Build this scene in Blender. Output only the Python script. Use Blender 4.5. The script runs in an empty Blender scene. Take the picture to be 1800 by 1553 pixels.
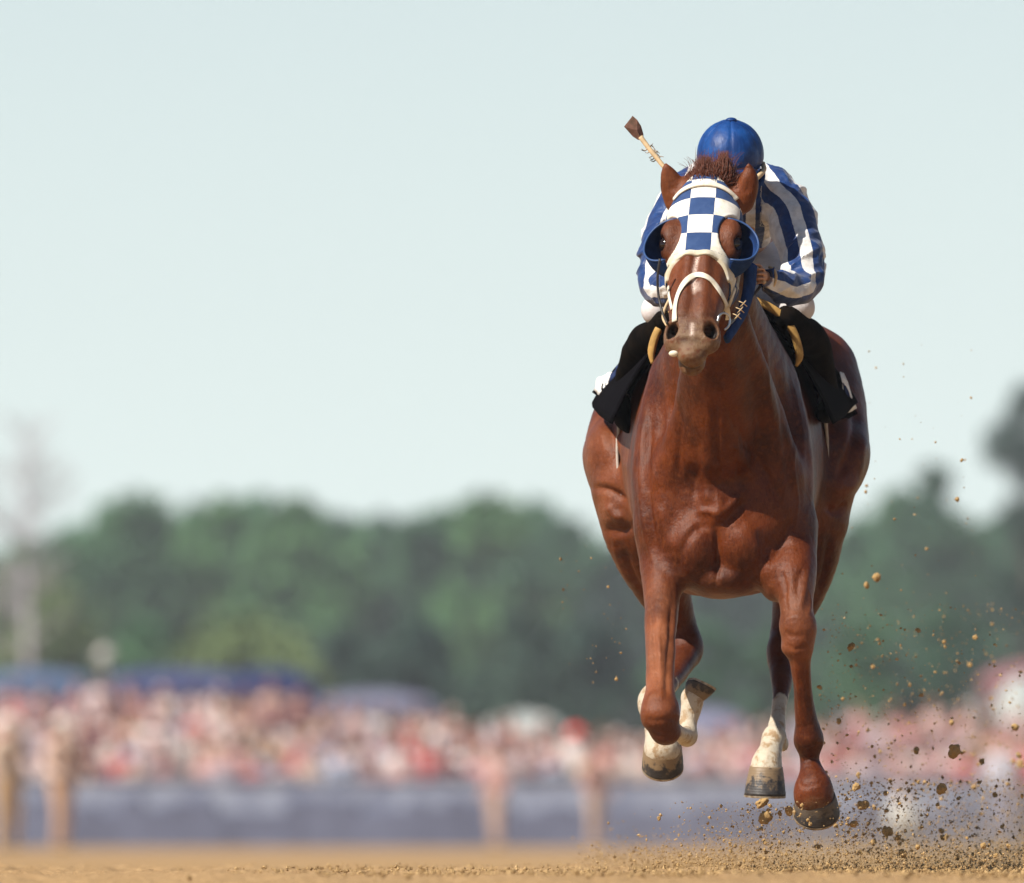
import bpy, math, random
import numpy as np
from mathutils import Vector, Matrix
from mathutils.bvhtree import BVHTree

# ------------------------------------------------------------------ camera, sky, sun, exposure
scene = bpy.context.scene
COL = scene.collection
CAM_Y, CAM_Z, FPX = -40.0, 0.10, 24000.0      # camera stands 40 m in front of the horse, low over the dirt
HORIZON, IMG_W, IMG_H = 1480.0, 1800.0, 1553.0

cam_data = bpy.data.cameras.new("camera")
cam = bpy.data.objects.new("camera", cam_data)
COL.objects.link(cam)
cam.location = (0, CAM_Y, CAM_Z)
cam.rotation_euler = (math.radians(90), 0, 0)
cam_data.sensor_width = 36.0
cam_data.lens = 36.0 * FPX / IMG_W            # 480 mm telephoto
cam_data.shift_y = (HORIZON - IMG_H / 2) / IMG_W
cam_data.clip_start = 0.5
cam_data.clip_end = 4000
cam_data.dof.use_dof = True
cam_data.dof.focus_distance = 39.75
cam_data.dof.aperture_fstop = 4.9
cam_data.dof.aperture_blades = 0
scene.camera = cam

SUN_DIR = Vector((-0.62, -0.47, 0.80)).normalized()     # towards the sun: up, left, in front of the horse
SUN_EL = math.asin(SUN_DIR.z)
SUN_AZ = math.atan2(SUN_DIR.x, SUN_DIR.y)               # clockwise from +Y
world = bpy.data.worlds.new("World")
scene.world = world
world.use_nodes = True
wn = world.node_tree.nodes; wl = world.node_tree.links
bg = wn["Background"]
sky = wn.new("ShaderNodeTexSky")
sky.sky_type = 'NISHITA'
sky.sun_disc = False
sky.sun_elevation = SUN_EL
sky.sun_rotation = SUN_AZ
sky.air_density = 0.7
sky.dust_density = 0.2
sky.ozone_density = 1.5
veil = wn.new("ShaderNodeMixRGB")                        # pale haze low in the sky, thinning towards the zenith
veil.inputs[2].default_value = (11.6, 13.2, 12.7, 1)
tcw = wn.new("ShaderNodeTexCoord"); spw = wn.new("ShaderNodeSeparateXYZ"); mrw = wn.new("ShaderNodeMapRange")
mrw.inputs[1].default_value = 0.022; mrw.inputs[2].default_value = 0.16; mrw.inputs[3].default_value = 0.95; mrw.inputs[4].default_value = 0.04
wl.new(tcw.outputs["Generated"], spw.inputs[0]); wl.new(spw.outputs[2], mrw.inputs[0]); wl.new(mrw.outputs[0], veil.inputs[0])
wl.new(sky.outputs[0], veil.inputs[1])
wl.new(veil.outputs[0], bg.inputs[0])
bg.inputs[1].default_value = 0.05

sun_data = bpy.data.lights.new("sun", 'SUN')
sun_data.energy = 5.0
sun_data.angle = math.radians(0.5)
sun_data.color = (1.0, 0.94, 0.84)
sun = bpy.data.objects.new("sun", sun_data)
COL.objects.link(sun)
sun.rotation_euler = SUN_DIR.to_track_quat('Z', 'Y').to_euler()

scene.view_settings.view_transform = 'Standard'
scene.view_settings.look = 'None'
scene.view_settings.exposure = 0.60
scene.view_settings.gamma = 1.0
scene.render.engine = 'CYCLES'
scene.cycles.use_denoising = True
scene.cycles.volume_bounces = 0
scene.cycles.max_bounces = 6

random.seed(7)
RNG = np.random.default_rng(11)

# ------------------------------------------------------------------ small helpers
def at(px, py, Y=0.0):
    """world point that the photograph's pixel (px,py) shows at depth Y"""
    d = (Y - CAM_Y) / FPX
    return np.array([(px - IMG_W / 2) * d, Y, CAM_Z + (HORIZON - py) * d])
def m(px, Y=0.0):
    return px * (Y - CAM_Y) / FPX

def tag(o, label=None, cat=None, group=None, kind=None):
    if label: o["label"] = label
    if cat: o["category"] = cat
    if group: o["group"] = group
    if kind: o["kind"] = kind
    return o

def empty(name, loc, label, cat, group=None):
    o = bpy.data.objects.new(name, None)
    COL.objects.link(o)
    o.location = tuple(loc)
    return tag(o, label, cat, group)

def mesh_obj(name, verts, faces, mat, parent=None, smooth=True, uv=None, attrs=None, world=True):
    me = bpy.data.meshes.new(name)
    verts = np.asarray(verts, dtype=np.float64)
    o = bpy.data.objects.new(name, me)
    COL.objects.link(o)
    if parent is not None:
        o.parent = parent
        if world:
            off = np.zeros(3); p = parent
            while p is not None:
                off += np.array(p.location); p = p.parent
            verts = verts - off
    if isinstance(faces, np.ndarray):
        nf, k = faces.shape
        me.vertices.add(len(verts)); me.vertices.foreach_set("co", verts.astype(np.float32).ravel())
        me.loops.add(nf * k); me.loops.foreach_set("vertex_index", faces.astype(np.int32).ravel())
        me.polygons.add(nf)
        me.polygons.foreach_set("loop_start", np.arange(0, nf * k, k, dtype=np.int32))
        me.polygons.foreach_set("loop_total", np.full(nf, k, dtype=np.int32))
        me.update(calc_edges=True)
    else:
        me.from_pydata([tuple(v) for v in verts], [], [tuple(f) for f in faces])
    me.polygons.foreach_set("use_smooth", np.full(len(me.polygons), smooth))
    if uv is not None:
        l = me.uv_layers.new(name="UVMap")
        idx = np.zeros(len(me.loops), dtype=np.int32); me.loops.foreach_get("vertex_index", idx)
        l.data.foreach_set("uv", np.asarray(uv, dtype=np.float32)[idx].ravel())
    for an, val in (attrs or {}).items():
        val = np.asarray(val, dtype=np.float32)
        if val.ndim == 1:
            a = me.attributes.new(an, 'FLOAT', 'POINT'); a.data.foreach_set("value", val)
        else:
            a = me.attributes.new(an, 'FLOAT_COLOR', 'POINT')
            a.data.foreach_set("color", np.concatenate([val, np.ones((len(val), 1), np.float32)], 1).ravel())
    if mat is not None:
        me.materials.append(mat)
    me.update()
    return o

def hash3(ix, iy, iz):
    h = (ix * 374761393 + iy * 668265263 + iz * 2147483647 * 3 + 1274126177) & 0xffffffff
    h = ((h ^ (h >> 13)) * 1274126177) & 0xffffffff
    return ((h ^ (h >> 16)) & 0xffff) / 32767.5 - 1.0
def vnoise(X, Y, Z):
    X, Y, Z = np.broadcast_arrays(X, Y, Z)
    fx, fy, fz = np.floor(X), np.floor(Y), np.floor(Z)
    ix, iy, iz = fx.astype(np.int64), fy.astype(np.int64), fz.astype(np.int64)
    tx, ty, tz = X - fx, Y - fy, Z - fz
    tx = tx * tx * (3 - 2 * tx); ty = ty * ty * (3 - 2 * ty); tz = tz * tz * (3 - 2 * tz)
    r = 0
    for a in (0, 1):
        for b in (0, 1):
            for c in (0, 1):
                w = (tx if a else 1 - tx) * (ty if b else 1 - ty) * (tz if c else 1 - tz)
                r = r + w * hash3(ix + a, iy + b, iz + c)
    return r
def fbm(X, Y, Z, o=3):
    s, a, r = 1.0, 1.0, 0
    for _ in range(o):
        r = r + a * vnoise(X * s + 3.1 * _, Y * s, Z * s); s *= 2.03; a *= 0.5
    return r

# ------------------------------------------------------------------ signed distance modelling
def nrm(v):
    v = np.asarray(v, float); return v / np.linalg.norm(v)

class Prim:
    def __init__(s, lo, hi, fn, k=0.02, op='u'):
        s.lo, s.hi, s.fn, s.k, s.op = np.array(lo, float), np.array(hi, float), fn, k, op

def ell(c, r, R=None, k=0.02, op='u'):
    c = np.asarray(c, float); r = np.asarray(r, float)
    Rm = np.eye(3) if R is None else np.asarray(R, float)     # rows are the local axes
    ext = np.sqrt(((Rm.T * r) ** 2).sum(1))
    def fn(X, Y, Z):
        dx, dy, dz = X - c[0], Y - c[1], Z - c[2]
        q = [(Rm[i, 0] * dx + Rm[i, 1] * dy + Rm[i, 2] * dz) / r[i] for i in range(3)]
        k0 = np.sqrt(q[0] ** 2 + q[1] ** 2 + q[2] ** 2) + 1e-9
        k1 = np.sqrt((q[0] / r[0]) ** 2 + (q[1] / r[1]) ** 2 + (q[2] / r[2]) ** 2) + 1e-9
        return k0 * (k0 - 1) / k1
    return Prim(c - ext, c + ext, fn, k, op)

def catmull(P, n=4):
    P = np.asarray(P, float)
    if len(P) < 3:
        return P
    Q = np.vstack([2 * P[0] - P[1], P, 2 * P[-1] - P[-2]])
    out = []
    for i in range(1, len(Q) - 2):
        for t in np.arange(n) / n:
            out.append(0.5 * (2 * Q[i] + (Q[i + 1] - Q[i - 1]) * t + (2 * Q[i - 1] - 5 * Q[i] + 4 * Q[i + 1] - Q[i + 2]) * t * t
                              + (3 * Q[i] - Q[i - 1] - 3 * Q[i + 1] + Q[i + 2]) * t ** 3))
    out.append(P[-1])
    return np.array(out)

def chain(pts, k=0.02, ry=1.0, n=4, op='u', px=True):
    """pts: (px,py,Y,r_px) rows; tapered tube through them; ry stretches the section in depth"""
    A = np.array([list(at(p[0], p[1], p[2])) + [m(p[3], p[2])] for p in pts]) if px else np.array(pts, float)
    A = catmull(A, n)
    A[:, 3] = np.maximum(A[:, 3], 0.001)
    rm = A[:, 3].max()
    lo = (A[:, :3] - A[:, 3:4] * np.array([1, ry, 1])).min(0); hi = (A[:, :3] + A[:, 3:4] * np.array([1, ry, 1])).max(0)
    def fn(X, Y, Z):
        d = None
        for i in range(len(A) - 1):
            a, b = A[i].copy(), A[i + 1].copy()
            ab = b[:3] - a[:3]; ab[1] /= ry
            L = (ab ** 2).sum() + 1e-12
            dx, dy, dz = X - a[0], (Y - a[1]) / ry, Z - a[2]
            t = np.clip((dx * ab[0] + dy * ab[1] + dz * ab[2]) / L, 0, 1)
            q = np.sqrt((dx - t * ab[0]) ** 2 + (dy - t * ab[1]) ** 2 + (dz - t * ab[2]) ** 2) - (a[3] + (b[3] - a[3]) * t)
            d = q if d is None else np.minimum(d, q)
        return d
    return Prim(lo, hi, fn, k, op)

def smin(a, b, k):
    if k <= 0: return np.minimum(a, b)
    h = np.maximum(k - np.abs(a - b), 0) / k
    return np.minimum(a, b) - h * h * k * 0.25

def evaluate(prims, xs, ys, zs, pad=0.03):
    F = np.full((len(xs), len(ys), len(zs)), 0.5, dtype=np.float32)
    for p in prims:
        e = pad + p.k
        i0, i1 = np.searchsorted(xs, [p.lo[0] - e, p.hi[0] + e])
        j0, j1 = np.searchsorted(ys, [p.lo[1] - e, p.hi[1] + e])
        k0, k1 = np.searchsorted(zs, [p.lo[2] - e, p.hi[2] + e])
        if i1 <= i0 or j1 <= j0 or k1 <= k0: continue
        X = xs[i0:i1, None, None]; Y = ys[None, j0:j1, None]; Z = zs[None, None, k0:k1]
        d = p.fn(X, Y, Z).astype(np.float32)
        S = F[i0:i1, j0:j1, k0:k1]
        if p.op == 'u': F[i0:i1, j0:j1, k0:k1] = smin(S, d, p.k)
        elif p.op == 's': F[i0:i1, j0:j1, k0:k1] = -smin(-S, d, p.k)
    return F

def surface_nets(F, xs, ys, zs):
    ins = F < 0
    c = [ins[a:ins.shape[0] - 1 + a, b:ins.shape[1] - 1 + b, d:ins.shape[2] - 1 + d] for a in (0, 1) for b in (0, 1) for d in (0, 1)]
    anyc = c[0].copy(); allc = c[0].copy()
    for q in c[1:]:
        anyc |= q; allc &= q
    act = anyc & ~allc
    I, J, K = np.nonzero(act)
    vid = np.full(act.shape, -1, dtype=np.int32); vid[I, J, K] = np.arange(len(I))
    offs = [(a, b, d) for a in (0, 1) for b in (0, 1) for d in (0, 1)]
    val = np.stack([F[I + a, J + b, K + d] for a, b, d in offs], 1).astype(np.float64)
    pos = np.stack([np.stack([xs[I + a], ys[J + b], zs[K + d]], 1) for a, b, d in offs], 1)
    acc = np.zeros((len(I), 3)); cnt = np.zeros(len(I))
    for e0 in range(8):
        for e1 in range(e0 + 1, 8):
            if sum(abs(offs[e0][q] - offs[e1][q]) for q in range(3)) != 1: continue
            v0, v1 = val[:, e0], val[:, e1]
            cr = (v0 < 0) != (v1 < 0)
            t = np.where(cr, v0 / np.where(cr, v0 - v1, 1), 0)
            p = pos[:, e0] + (pos[:, e1] - pos[:, e0]) * t[:, None]
            acc += np.where(cr[:, None], p, 0); cnt += cr
    V = acc / cnt[:, None]
    faces = []
    for ax in range(3):
        sl0 = [slice(None)] * 3; sl1 = [slice(None)] * 3
        sl0[ax] = slice(0, -1); sl1[ax] = slice(1, None)
        a, b = ins[tuple(sl0)], ins[tuple(sl1)]
        o1, o2 = [(1, 2), (2, 0), (0, 1)][ax]
        for flip in (False, True):
            E = np.stack(np.nonzero((a & ~b) if not flip else (~a & b)), 1)
            if len(E) == 0: continue
            E = E[(E[:, o1] > 0) & (E[:, o2] > 0) & (E[:, o1] < F.shape[o1] - 1) & (E[:, o2] < F.shape[o2] - 1)]
            q = []
            for d1, d2 in ((1, 1), (0, 1), (0, 0), (1, 0)):
                G = E.copy(); G[:, o1] -= d1; G[:, o2] -= d2
                q.append(vid[G[:, 0], G[:, 1], G[:, 2]])
            q = np.stack(q, 1)
            if flip: q = q[:, ::-1]
            faces.append(q[(q >= 0).all(1)])
    return V, np.concatenate(faces)

def smooth_mesh(V, Fc, it=1, lam=0.5):
    e = np.concatenate([Fc[:, [0, 1]], Fc[:, [1, 2]], Fc[:, [2, 3]], Fc[:, [3, 0]]])
    for _ in range(it):
        for l in (lam, -lam * 1.04):
            acc = np.zeros_like(V); n = np.zeros(len(V))
            for q in range(3):
                acc[:, q] = np.bincount(e[:, 0], V[e[:, 1], q], len(V)) + np.bincount(e[:, 1], V[e[:, 0], q], len(V))
            n = np.bincount(e[:, 0], minlength=len(V)) + np.bincount(e[:, 1], minlength=len(V))
            V = V + l * (acc / np.maximum(n, 1)[:, None] - V)
    return V

def steps(segs):
    out = [segs[0][0]]
    for a, b, s in segs:
        n = max(1, int(round((b - a) / s)))
        out += list(a + (b - a) * (np.arange(n) + 1) / n)
    return np.array(out)

# ------------------------------------------------------------------ generic mesh builders
def tube(pts, radii, seg=8, flat=None, nrm_hint=None, cap=True):
    """tube along pts; radii scalar or list; flat=(w,t) gives a strap section, nrm_hint the strap's outward normals"""
    P = np.asarray(pts, float); n = len(P)
    R = np.broadcast_to(np.asarray(radii, float), (n,))
    T = np.gradient(P, axis=0); T /= np.linalg.norm(T, axis=1)[:, None] + 1e-12
    V = []; prev = None
    for i in range(n):
        if nrm_hint is not None: N = np.asarray(nrm_hint[i], float)
        else:
            N = np.array([0, 0, 1.0]) if prev is None else prev
            if prev is None and abs(T[i] @ N) > 0.9: N = np.array([0, 1.0, 0])
        N = N - (N @ T[i]) * T[i]; N /= np.linalg.norm(N) + 1e-12
        B = np.cross(T[i], N); prev = N
        for j in range(seg):
            a = 2 * math.pi * j / seg
            if flat is not None:
                ca, sa = math.cos(a), math.sin(a)
                w = flat[0] * np.sign(ca) * abs(ca) ** 0.5; t = flat[1] * np.sign(sa) * abs(sa) ** 0.7
                V.append(P[i] + B * w * R[i] + N * t * R[i])
            else:
                V.append(P[i] + (B * math.cos(a) + N * math.sin(a)) * R[i])
    F = []
    for i in range(n - 1):
        for j in range(seg):
            F.append((i * seg + j, i * seg + (j + 1) % seg, (i + 1) * seg + (j + 1) % seg, (i + 1) * seg + j))
    if cap:
        F.append(tuple(range(seg - 1, -1, -1))); F.append(tuple((n - 1) * seg + j for j in range(seg)))
    return V, F

class MB:
    """collects pieces of ONE object"""
    def __init__(s): s.v, s.f, s.c = [], [], []
    def add(s, V, F, col=None):
        b = len(s.v); s.v += [tuple(q) for q in V]; s.f += [tuple(i + b for i in f) for f in F]
        if col is not None: s.c += [col] * len(V)
        return s
    def box(s, lo, hi, col=None):
        x0, y0, z0 = lo; x1, y1, z1 = hi
        V = [(x0, y0, z0), (x1, y0, z0), (x1, y1, z0), (x0, y1, z0), (x0, y0, z1), (x1, y0, z1), (x1, y1, z1), (x0, y1, z1)]
        return s.add(V, [(0, 3, 2, 1), (4, 5, 6, 7), (0, 1, 5, 4), (1, 2, 6, 5), (2, 3, 7, 6), (3, 0, 4, 7)], col)
    def build(s, name, mat, parent=None, smooth=False, **kw):
        if s.c: kw.setdefault("attrs", {})["tint"] = np.array(s.c)
        return mesh_obj(name, s.v, s.f, mat, parent, smooth, **kw)

# ------------------------------------------------------------------ materials
def new_mat(name):
    mt = bpy.data.materials.new(name); mt.use_nodes = True
    return mt, mt.node_tree.nodes, mt.node_tree.links, mt.node_tree.nodes["Principled BSDF"]

def mixc(N, L, fac, a, b):
    n = N.new("ShaderNodeMix"); n.data_type = 'RGBA'
    if hasattr(fac, "is_linked"): L.new(fac, n.inputs[0])
    else: n.inputs[0].default_value = fac
    for v, i in ((a, 6), (b, 7)):
        if hasattr(v, "is_linked"): L.new(v, n.inputs[i])
        else: n.inputs[i].default_value = (*v, 1)
    return n.outputs[2]
def noise(N, L, scale, detail=4, rough=0.55, vec=None, stretch=None):
    n = N.new("ShaderNodeTexNoise"); n.inputs["Scale"].default_value = scale
    n.inputs["Detail"].default_value = detail; n.inputs["Roughness"].default_value = rough
    if vec is None:
        tc = N.new("ShaderNodeTexCoord"); vec = tc.outputs["Object"]
    if stretch:
        mp = N.new("ShaderNodeMapping"); mp.inputs["Scale"].default_value = stretch; L.new(vec, mp.inputs[0]); vec = mp.outputs[0]
    L.new(vec, n.inputs["Vector"])
    return n.outputs["Fac"]
def ramp(N, L, src, lo, hi):
    n = N.new("ShaderNodeMapRange"); n.interpolation_type = 'SMOOTHSTEP'
    n.inputs[1].default_value = lo; n.inputs[2].default_value = hi
    L.new(src, n.inputs[0]); return n.outputs[0]
def math_n(N, L, op, a, b=None):
    n = N.new("ShaderNodeMath"); n.operation = op
    for v, i in ((a, 0), (b, 1)):
        if v is None: continue
        if hasattr(v, "is_linked"): L.new(v, n.inputs[i])
        else: n.inputs[i].default_value = v
    return n.outputs[0]
def attr(N, name, out="Fac"):
    n = N.new("ShaderNodeAttribute"); n.attribute_name = name; return n.outputs[out]
def bump(N, L, bsdf, h, strength=0.3, dist=0.004, prev=None):
    n = N.new("ShaderNodeBump"); n.inputs["Strength"].default_value = strength; n.inputs["Distance"].default_value = dist
    L.new(h, n.inputs["Height"])
    if prev is not None: L.new(prev, n.inputs["Normal"])
    L.new(n.outputs[0], bsdf.inputs["Normal"]); return n.outputs[0]

def simple(name, col, rough=0.7, var=0.25, scale=30, bump_s=0.2, bump_d=0.003, spec=0.3, metal=0.0, col2=None, sheen=0.0):
    mt, N, L, B = new_mat(name)
    f = noise(N, L, scale, 5)
    c2 = col2 if col2 is not None else tuple(c * (1 - var) for c in col)
    L.new(mixc(N, L, ramp(N, L, f, 0.35, 0.65), col, c2), B.inputs["Base Color"])
    B.inputs["Roughness"].default_value = rough
    B.inputs["Specular IOR Level"].default_value = spec
    B.inputs["Metallic"].default_value = metal
    B.inputs["Sheen Weight"].default_value = sheen
    if bump_s: bump(N, L, B, noise(N, L, scale * 3, 4), bump_s, bump_d)
    return mt
# ------------------------------------------------------------------ the horse: head frame
HO = at(1240, 320, -0.45)                                  # poll
HU = nrm([0.991, -0.136, 0.0])                             # across the face, towards the horse's left
HV = nrm([-0.087, -0.633, -0.77])                          # down the face
HW = -np.cross(HU, HV)                                     # out of the face
HR = np.stack([HU, HV, HW])
def H(u, v, w): return HO + u * HU + v * HV + w * HW
def hloc(X, Y, Z):
    dx, dy, dz = X - HO[0], Y - HO[1], Z - HO[2]
    return tuple(HR[i, 0] * dx + HR[i, 1] * dy + HR[i, 2] * dz for i in range(3))
def hell(u, v, w, ru, rv, rw, k=0.015, op='u'): return ell(H(u, v, w), (ru, rv, rw), HR, k, op)
def hchain(pts, k=0.015, op='u'):
    return chain([list(H(p[0], p[1], p[2])) + [p[3]] for p in pts], k=k, op=op, px=False)

#        v     half-width  top-w  bottom-w
HS = np.array([
 [-.105, .010, -.100, -.120], [-.075, .045, -.050, -.150], [-.03, .074, -.012, -.175], [.03, .086, .004, -.195], [.10, .094, .012, -.215],
 [.18, .096, .012, -.235], [.26, .094, .004, -.240], [.33, .089, .000, -.215], [.40, .082, -.002, -.175],
 [.47, .074, -.004, -.140], [.53, .064, -.006, -.118], [.58, .056, -.016, -.108], [.615, .044, -.036, -.098], [.64, .010, -.06, -.075]])
def head_fn(X, Y, Z):
    u, v, w = hloc(X, Y, Z)
    a = np.interp(v, HS[:, 0], HS[:, 1]); tw = np.interp(v, HS[:, 0], HS[:, 2]); bw = np.interp(v, HS[:, 0], HS[:, 3])
    wc = tw - 0.36 * (tw - bw)                             # widest line: through the eyes and cheek crest
    b = np.where(w > wc, tw - wc, wc - bw)
    nn = np.where(w > wc, 2.7, 2.0)
    f = (np.abs(u / a) ** nn + np.abs((w - wc) / b) ** nn + 1e-9) ** (1 / nn) - 1
    return f * np.minimum(a, b) * 0.9 + np.maximum(0, np.maximum(-.105 - v, v - .64))
hb = np.array([H(a, b, c) for a in (-.12, .12) for b in (-.11, .65) for c in (-.25, .02)])
head_prims = [Prim(hb.min(0), hb.max(0), head_fn, 0.03)]
for s in (-1, 1):
    head_prims += [
        hell(s * .088, .185, -.022, .030, .048, .030, .02),            # brow over the eye
        hell(s * .092, .222, -.046, .026, .040, .034, .015),           # eyelids
        hell(s * .062, .215, -.150, .034, .105, .078, .03),            # cheek muscle
        hchain([(s * .083, .27, -.065, .012), (s * .074, .33, -.066, .011), (s * .066, .39, -.066, .007)], .018),   # facial crest
        hchain([(s * .024, .30, .000, .016), (s * .026, .42, -.008, .014), (s * .03, .50, -.014, .014)], .02),     # nasal bone edge
        hell(s * .049, .560, -.052, .029, .046, .034, .014),           # nostril wing
        hchain([(s * .030, .535, -.022, .010), (s * .054, .520, -.030, .011), (s * .073, .542, -.050, .009), (s * .071, .578, -.066, .009), (s * .052, .600, -.062, .009), (s*.032,.585,-.040,.009)], .008),
        hell(s * .058, .556, -.024, .021, .027, .030, .006, 's'),      # nostril opening
        hchain([(s * .055, .556, -.03, .016), (s * .040, .53, -.060, .012)], .004, 's'),
        hell(s * .070, .10, -.060, .030, .040, .035, .03),             # temple
    ]
head_prims += [
    hell(.004, .608, -.072, .038, .036, .038, .014),                     # upper lip
    hell(0, .628, -.058, .034, .022, .026, .012),
    hell(-.004, .592, -.120, .039, .046, .032, .010),                   # lower lip and chin
    hell(-.002, .565, -.142, .034, .036, .022, .015),
    hchain([(-.05, .625, -.096, .004), (0, .645, -.098, .005), (.052, .620, -.096, .004)], .005, 's'),   # mouth line
]
for s in (-1, 1):                                          # eye socket hollow for the eyeball
    head_prims.append(hell(s * .112, .215, -.026, .018, .025, .020, .006, 's'))
# ears pricked forward
ear_prims = [
    chain([(1192, 352, -.40, 25), (1183, 330, -.41, 22), (1177, 312, -.42, 16), (1172, 297, -.43, 8), (1170, 289, -.43, 2.5)], .02, .8),
    chain([(1302, 352, -.44, 25), (1312, 332, -.45, 21), (1317, 313, -.46, 15.5), (1317, 299, -.46, 8.5), (1316, 289, -.47, 2.5)], .02, .8),
    chain([(1181, 330, -.452, 11), (1176, 312, -.452, 8), (1173, 300, -.45, 3)], .006, .9, op='s'),
    chain([(1316, 334, -.488, 10), (1320, 315, -.488, 7), (1319, 302, -.485, 3)], .006, .9, op='s'),
]
neck_prims = [
    chain([(1242, 345, -.37, 52), (1246, 385, -.36, 60), (1252, 450, -.27, 62), (1260, 535, -.08, 71), (1267, 600, .06, 92), (1270, 680, .20, 124), (1270, 770, .30, 140)], .05, 1.3),
    chain([(1256, 520, -.36, 42), (1258, 590, -.28, 52), (1262, 680, -.14, 66), (1262, 780, -.02, 72)], .05, 1.2),
    chain([(1238, 560, -.34, 17), (1228, 640, -.22, 22), (1212, 730, -.09, 30), (1186, 830, .00, 38)], .035),          # neck muscles running to the shoulders
    chain([(1300, 560, -.33, 17), (1322, 640, -.20, 24), (1348, 730, -.06, 32), (1370, 830, .02, 40)], .035),
    chain([(1247, 620, -.33, 17), (1243, 720, -.16, 19), (1244, 820, -.05, 22), (1252, 900, -.01, 22)], .022),         # twin cords down the throat
    chain([(1272, 620, -.33, 16), (1278, 720, -.16, 18), (1276, 820, -.05, 20), (1268, 900, -.01, 22)], .022),
]
#        Y     cx    yw   a    top   bot  n_up n_low      (photo pixels at that depth)
TS = np.array([
 [-.10, 1262, 900, 8, 880, 915, 2, 2], [-.055, 1263, 890, 66, 800, 965, 2, 2.2], [0.0, 1265, 865, 112, 730, 1010, 2, 2.4], [.08, 1268, 845, 142, 650, 1038, 1.9, 2.6],
 [.20, 1270, 835, 157, 580, 1050, 1.8, 2.8], [.40, 1270, 830, 161, 515, 1036, 1.75, 2.6], [.68, 1270, 800, 176, 540, 1010, 1.8, 2.3],
 [.92, 1270, 785, 182, 545, 1005, 2, 2.2], [1.10, 1283, 750, 192, 505, 950, 1.8, 2.2], [1.30, 1290, 735, 228, 490, 925, 1.62, 2.2],
 [1.50, 1287, 740, 205, 520, 890, 1.7, 2.2], [1.64, 1277, 755, 140, 590, 860, 2, 2], [1.72, 1277, 770, 10, 740, 790, 2, 2]])
def torso_par(Y):
    d = (Y - CAM_Y) / FPX
    q = [np.interp(Y, TS[:, 0], TS[:, i]) for i in range(1, 8)]
    cx = (q[0] - 900) * d; zc = CAM_Z + (1480 - q[1]) * d; a = q[2] * d; bu = (q[1] - q[3]) * d; bl = (q[4] - q[1]) * d
    return cx, zc, a, bu, bl, q[5], q[6]
def torso_fn(X, Y, Z):
    cx, zc, a, bu, bl, nu, nl = torso_par(Y)
    up = Z > zc
    b = np.where(up, bu, bl); nn = np.where(up, nu, nl)
    f = (np.abs((X - cx) / a) ** nn + np.abs((Z - zc) / b) ** nn + 1e-9) ** (1 / nn) - 1
    return f * np.minimum(a, b) * 0.85 + np.maximum(0, np.maximum(-.10 - Y, Y - 1.72))
torso_prims = [
    Prim((at(1000, 0, 1.3)[0], -.10, at(0, 1070, 0)[2]), (at(1540, 0, 1.3)[0], 1.72, at(0, 470, .7)[2]), torso_fn, 0.05),
    ell(at(1222, 962, -.022), (m(46), .085, m(66)), k=.03),                    # chest muscles
    ell(at(1302, 958, -.018), (m(54), .085, m(60)), k=.03),
    ell(at(1185, 880, .03), (m(52), .085, m(110)), k=.04),
    ell(at(1350, 870, .03), (m(58), .085, m(110)), k=.04),
    ell(at(1343, 1000, .02), (m(42), .10, m(34)), k=.03),
    ell(at(1268, 1020, .04), (m(62), .13, m(34)), k=.03),
    chain([(1168, 660, .20, 14), (1150, 740, .13, 24), (1148, 830, .09, 34), (1160, 920, .06, 40)], .05),                   # points of the shoulders
    chain([(1372, 660, .20, 14), (1392, 740, .13, 24), (1394, 830, .10, 34), (1382, 910, .07, 40)], .05),
]
# forelegs (photo left = the horse's right)
leg_prims = [
    chain([(1172, 930, .10, 52), (1168, 985, .06, 44), (1164, 1040, -.02, 33), (1162, 1090, -.11, 29), (1160, 1150, -.22, 25), (1160, 1205, -.32, 24.5),
           (1159, 1235, -.37, 29)], .045, 1.25),
    ell(at(1160, 1257, -.40), (m(34), .062, m(33)), k=.025),
    ell(at(1170, 1287, -.385), (m(26), .050, m(23)), k=.02),
    chain([(1166, 1275, -.36, 21), (1184, 1285, -.25, 15), (1200, 1292, -.13, 14), (1208, 1294, -.08, 17)], .02),     # folded cannon
    ell(at(1207, 1293, -.07), (m(18), .035, m(20)), k=.015),
    chain([(1206, 1292, -.07, 17), (1211, 1266, -.05, 16), (1216, 1240, -.04, 19), (1217, 1226, -.035, 21)], .012),
    # horse's left foreleg
    chain([(1392, 930, .10, 46), (1396, 975, .04, 40), (1397, 1020, -.03, 38), (1400, 1060, -.08, 30), (1402, 1090, -.10, 29)], .04, 1.2),
    ell(at(1361, 1028, .00), (m(21), .07, m(30)), k=.035),
    ell(at(1403, 1106, -.12), (m(33.5), .055, m(33)), k=.02),
    ell(at(1400, 1138, -.125), (m(27), .045, m(20)), k=.02),
    chain([(1405, 1130, -.11, 25), (1407, 1165, -.10, 19), (1410, 1200, -.08, 17), (1414, 1245, -.05, 18), (1418, 1275, -.03, 21)], .02, 1.3),
    ell(at(1421, 1298, -.02), (m(26.5), .052, m(27)), k=.018),
    chain([(1422, 1310, -.015, 21), (1423, 1338, .00, 17.5), (1427, 1362, -.02, 23), (1430, 1385, -.04, 32), (1431, 1400, -.04, 34)], .02, 1.1),
    ell(at(1429, 1396, -.055), (m(32), .042, m(33)), k=.02),
]
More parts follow.
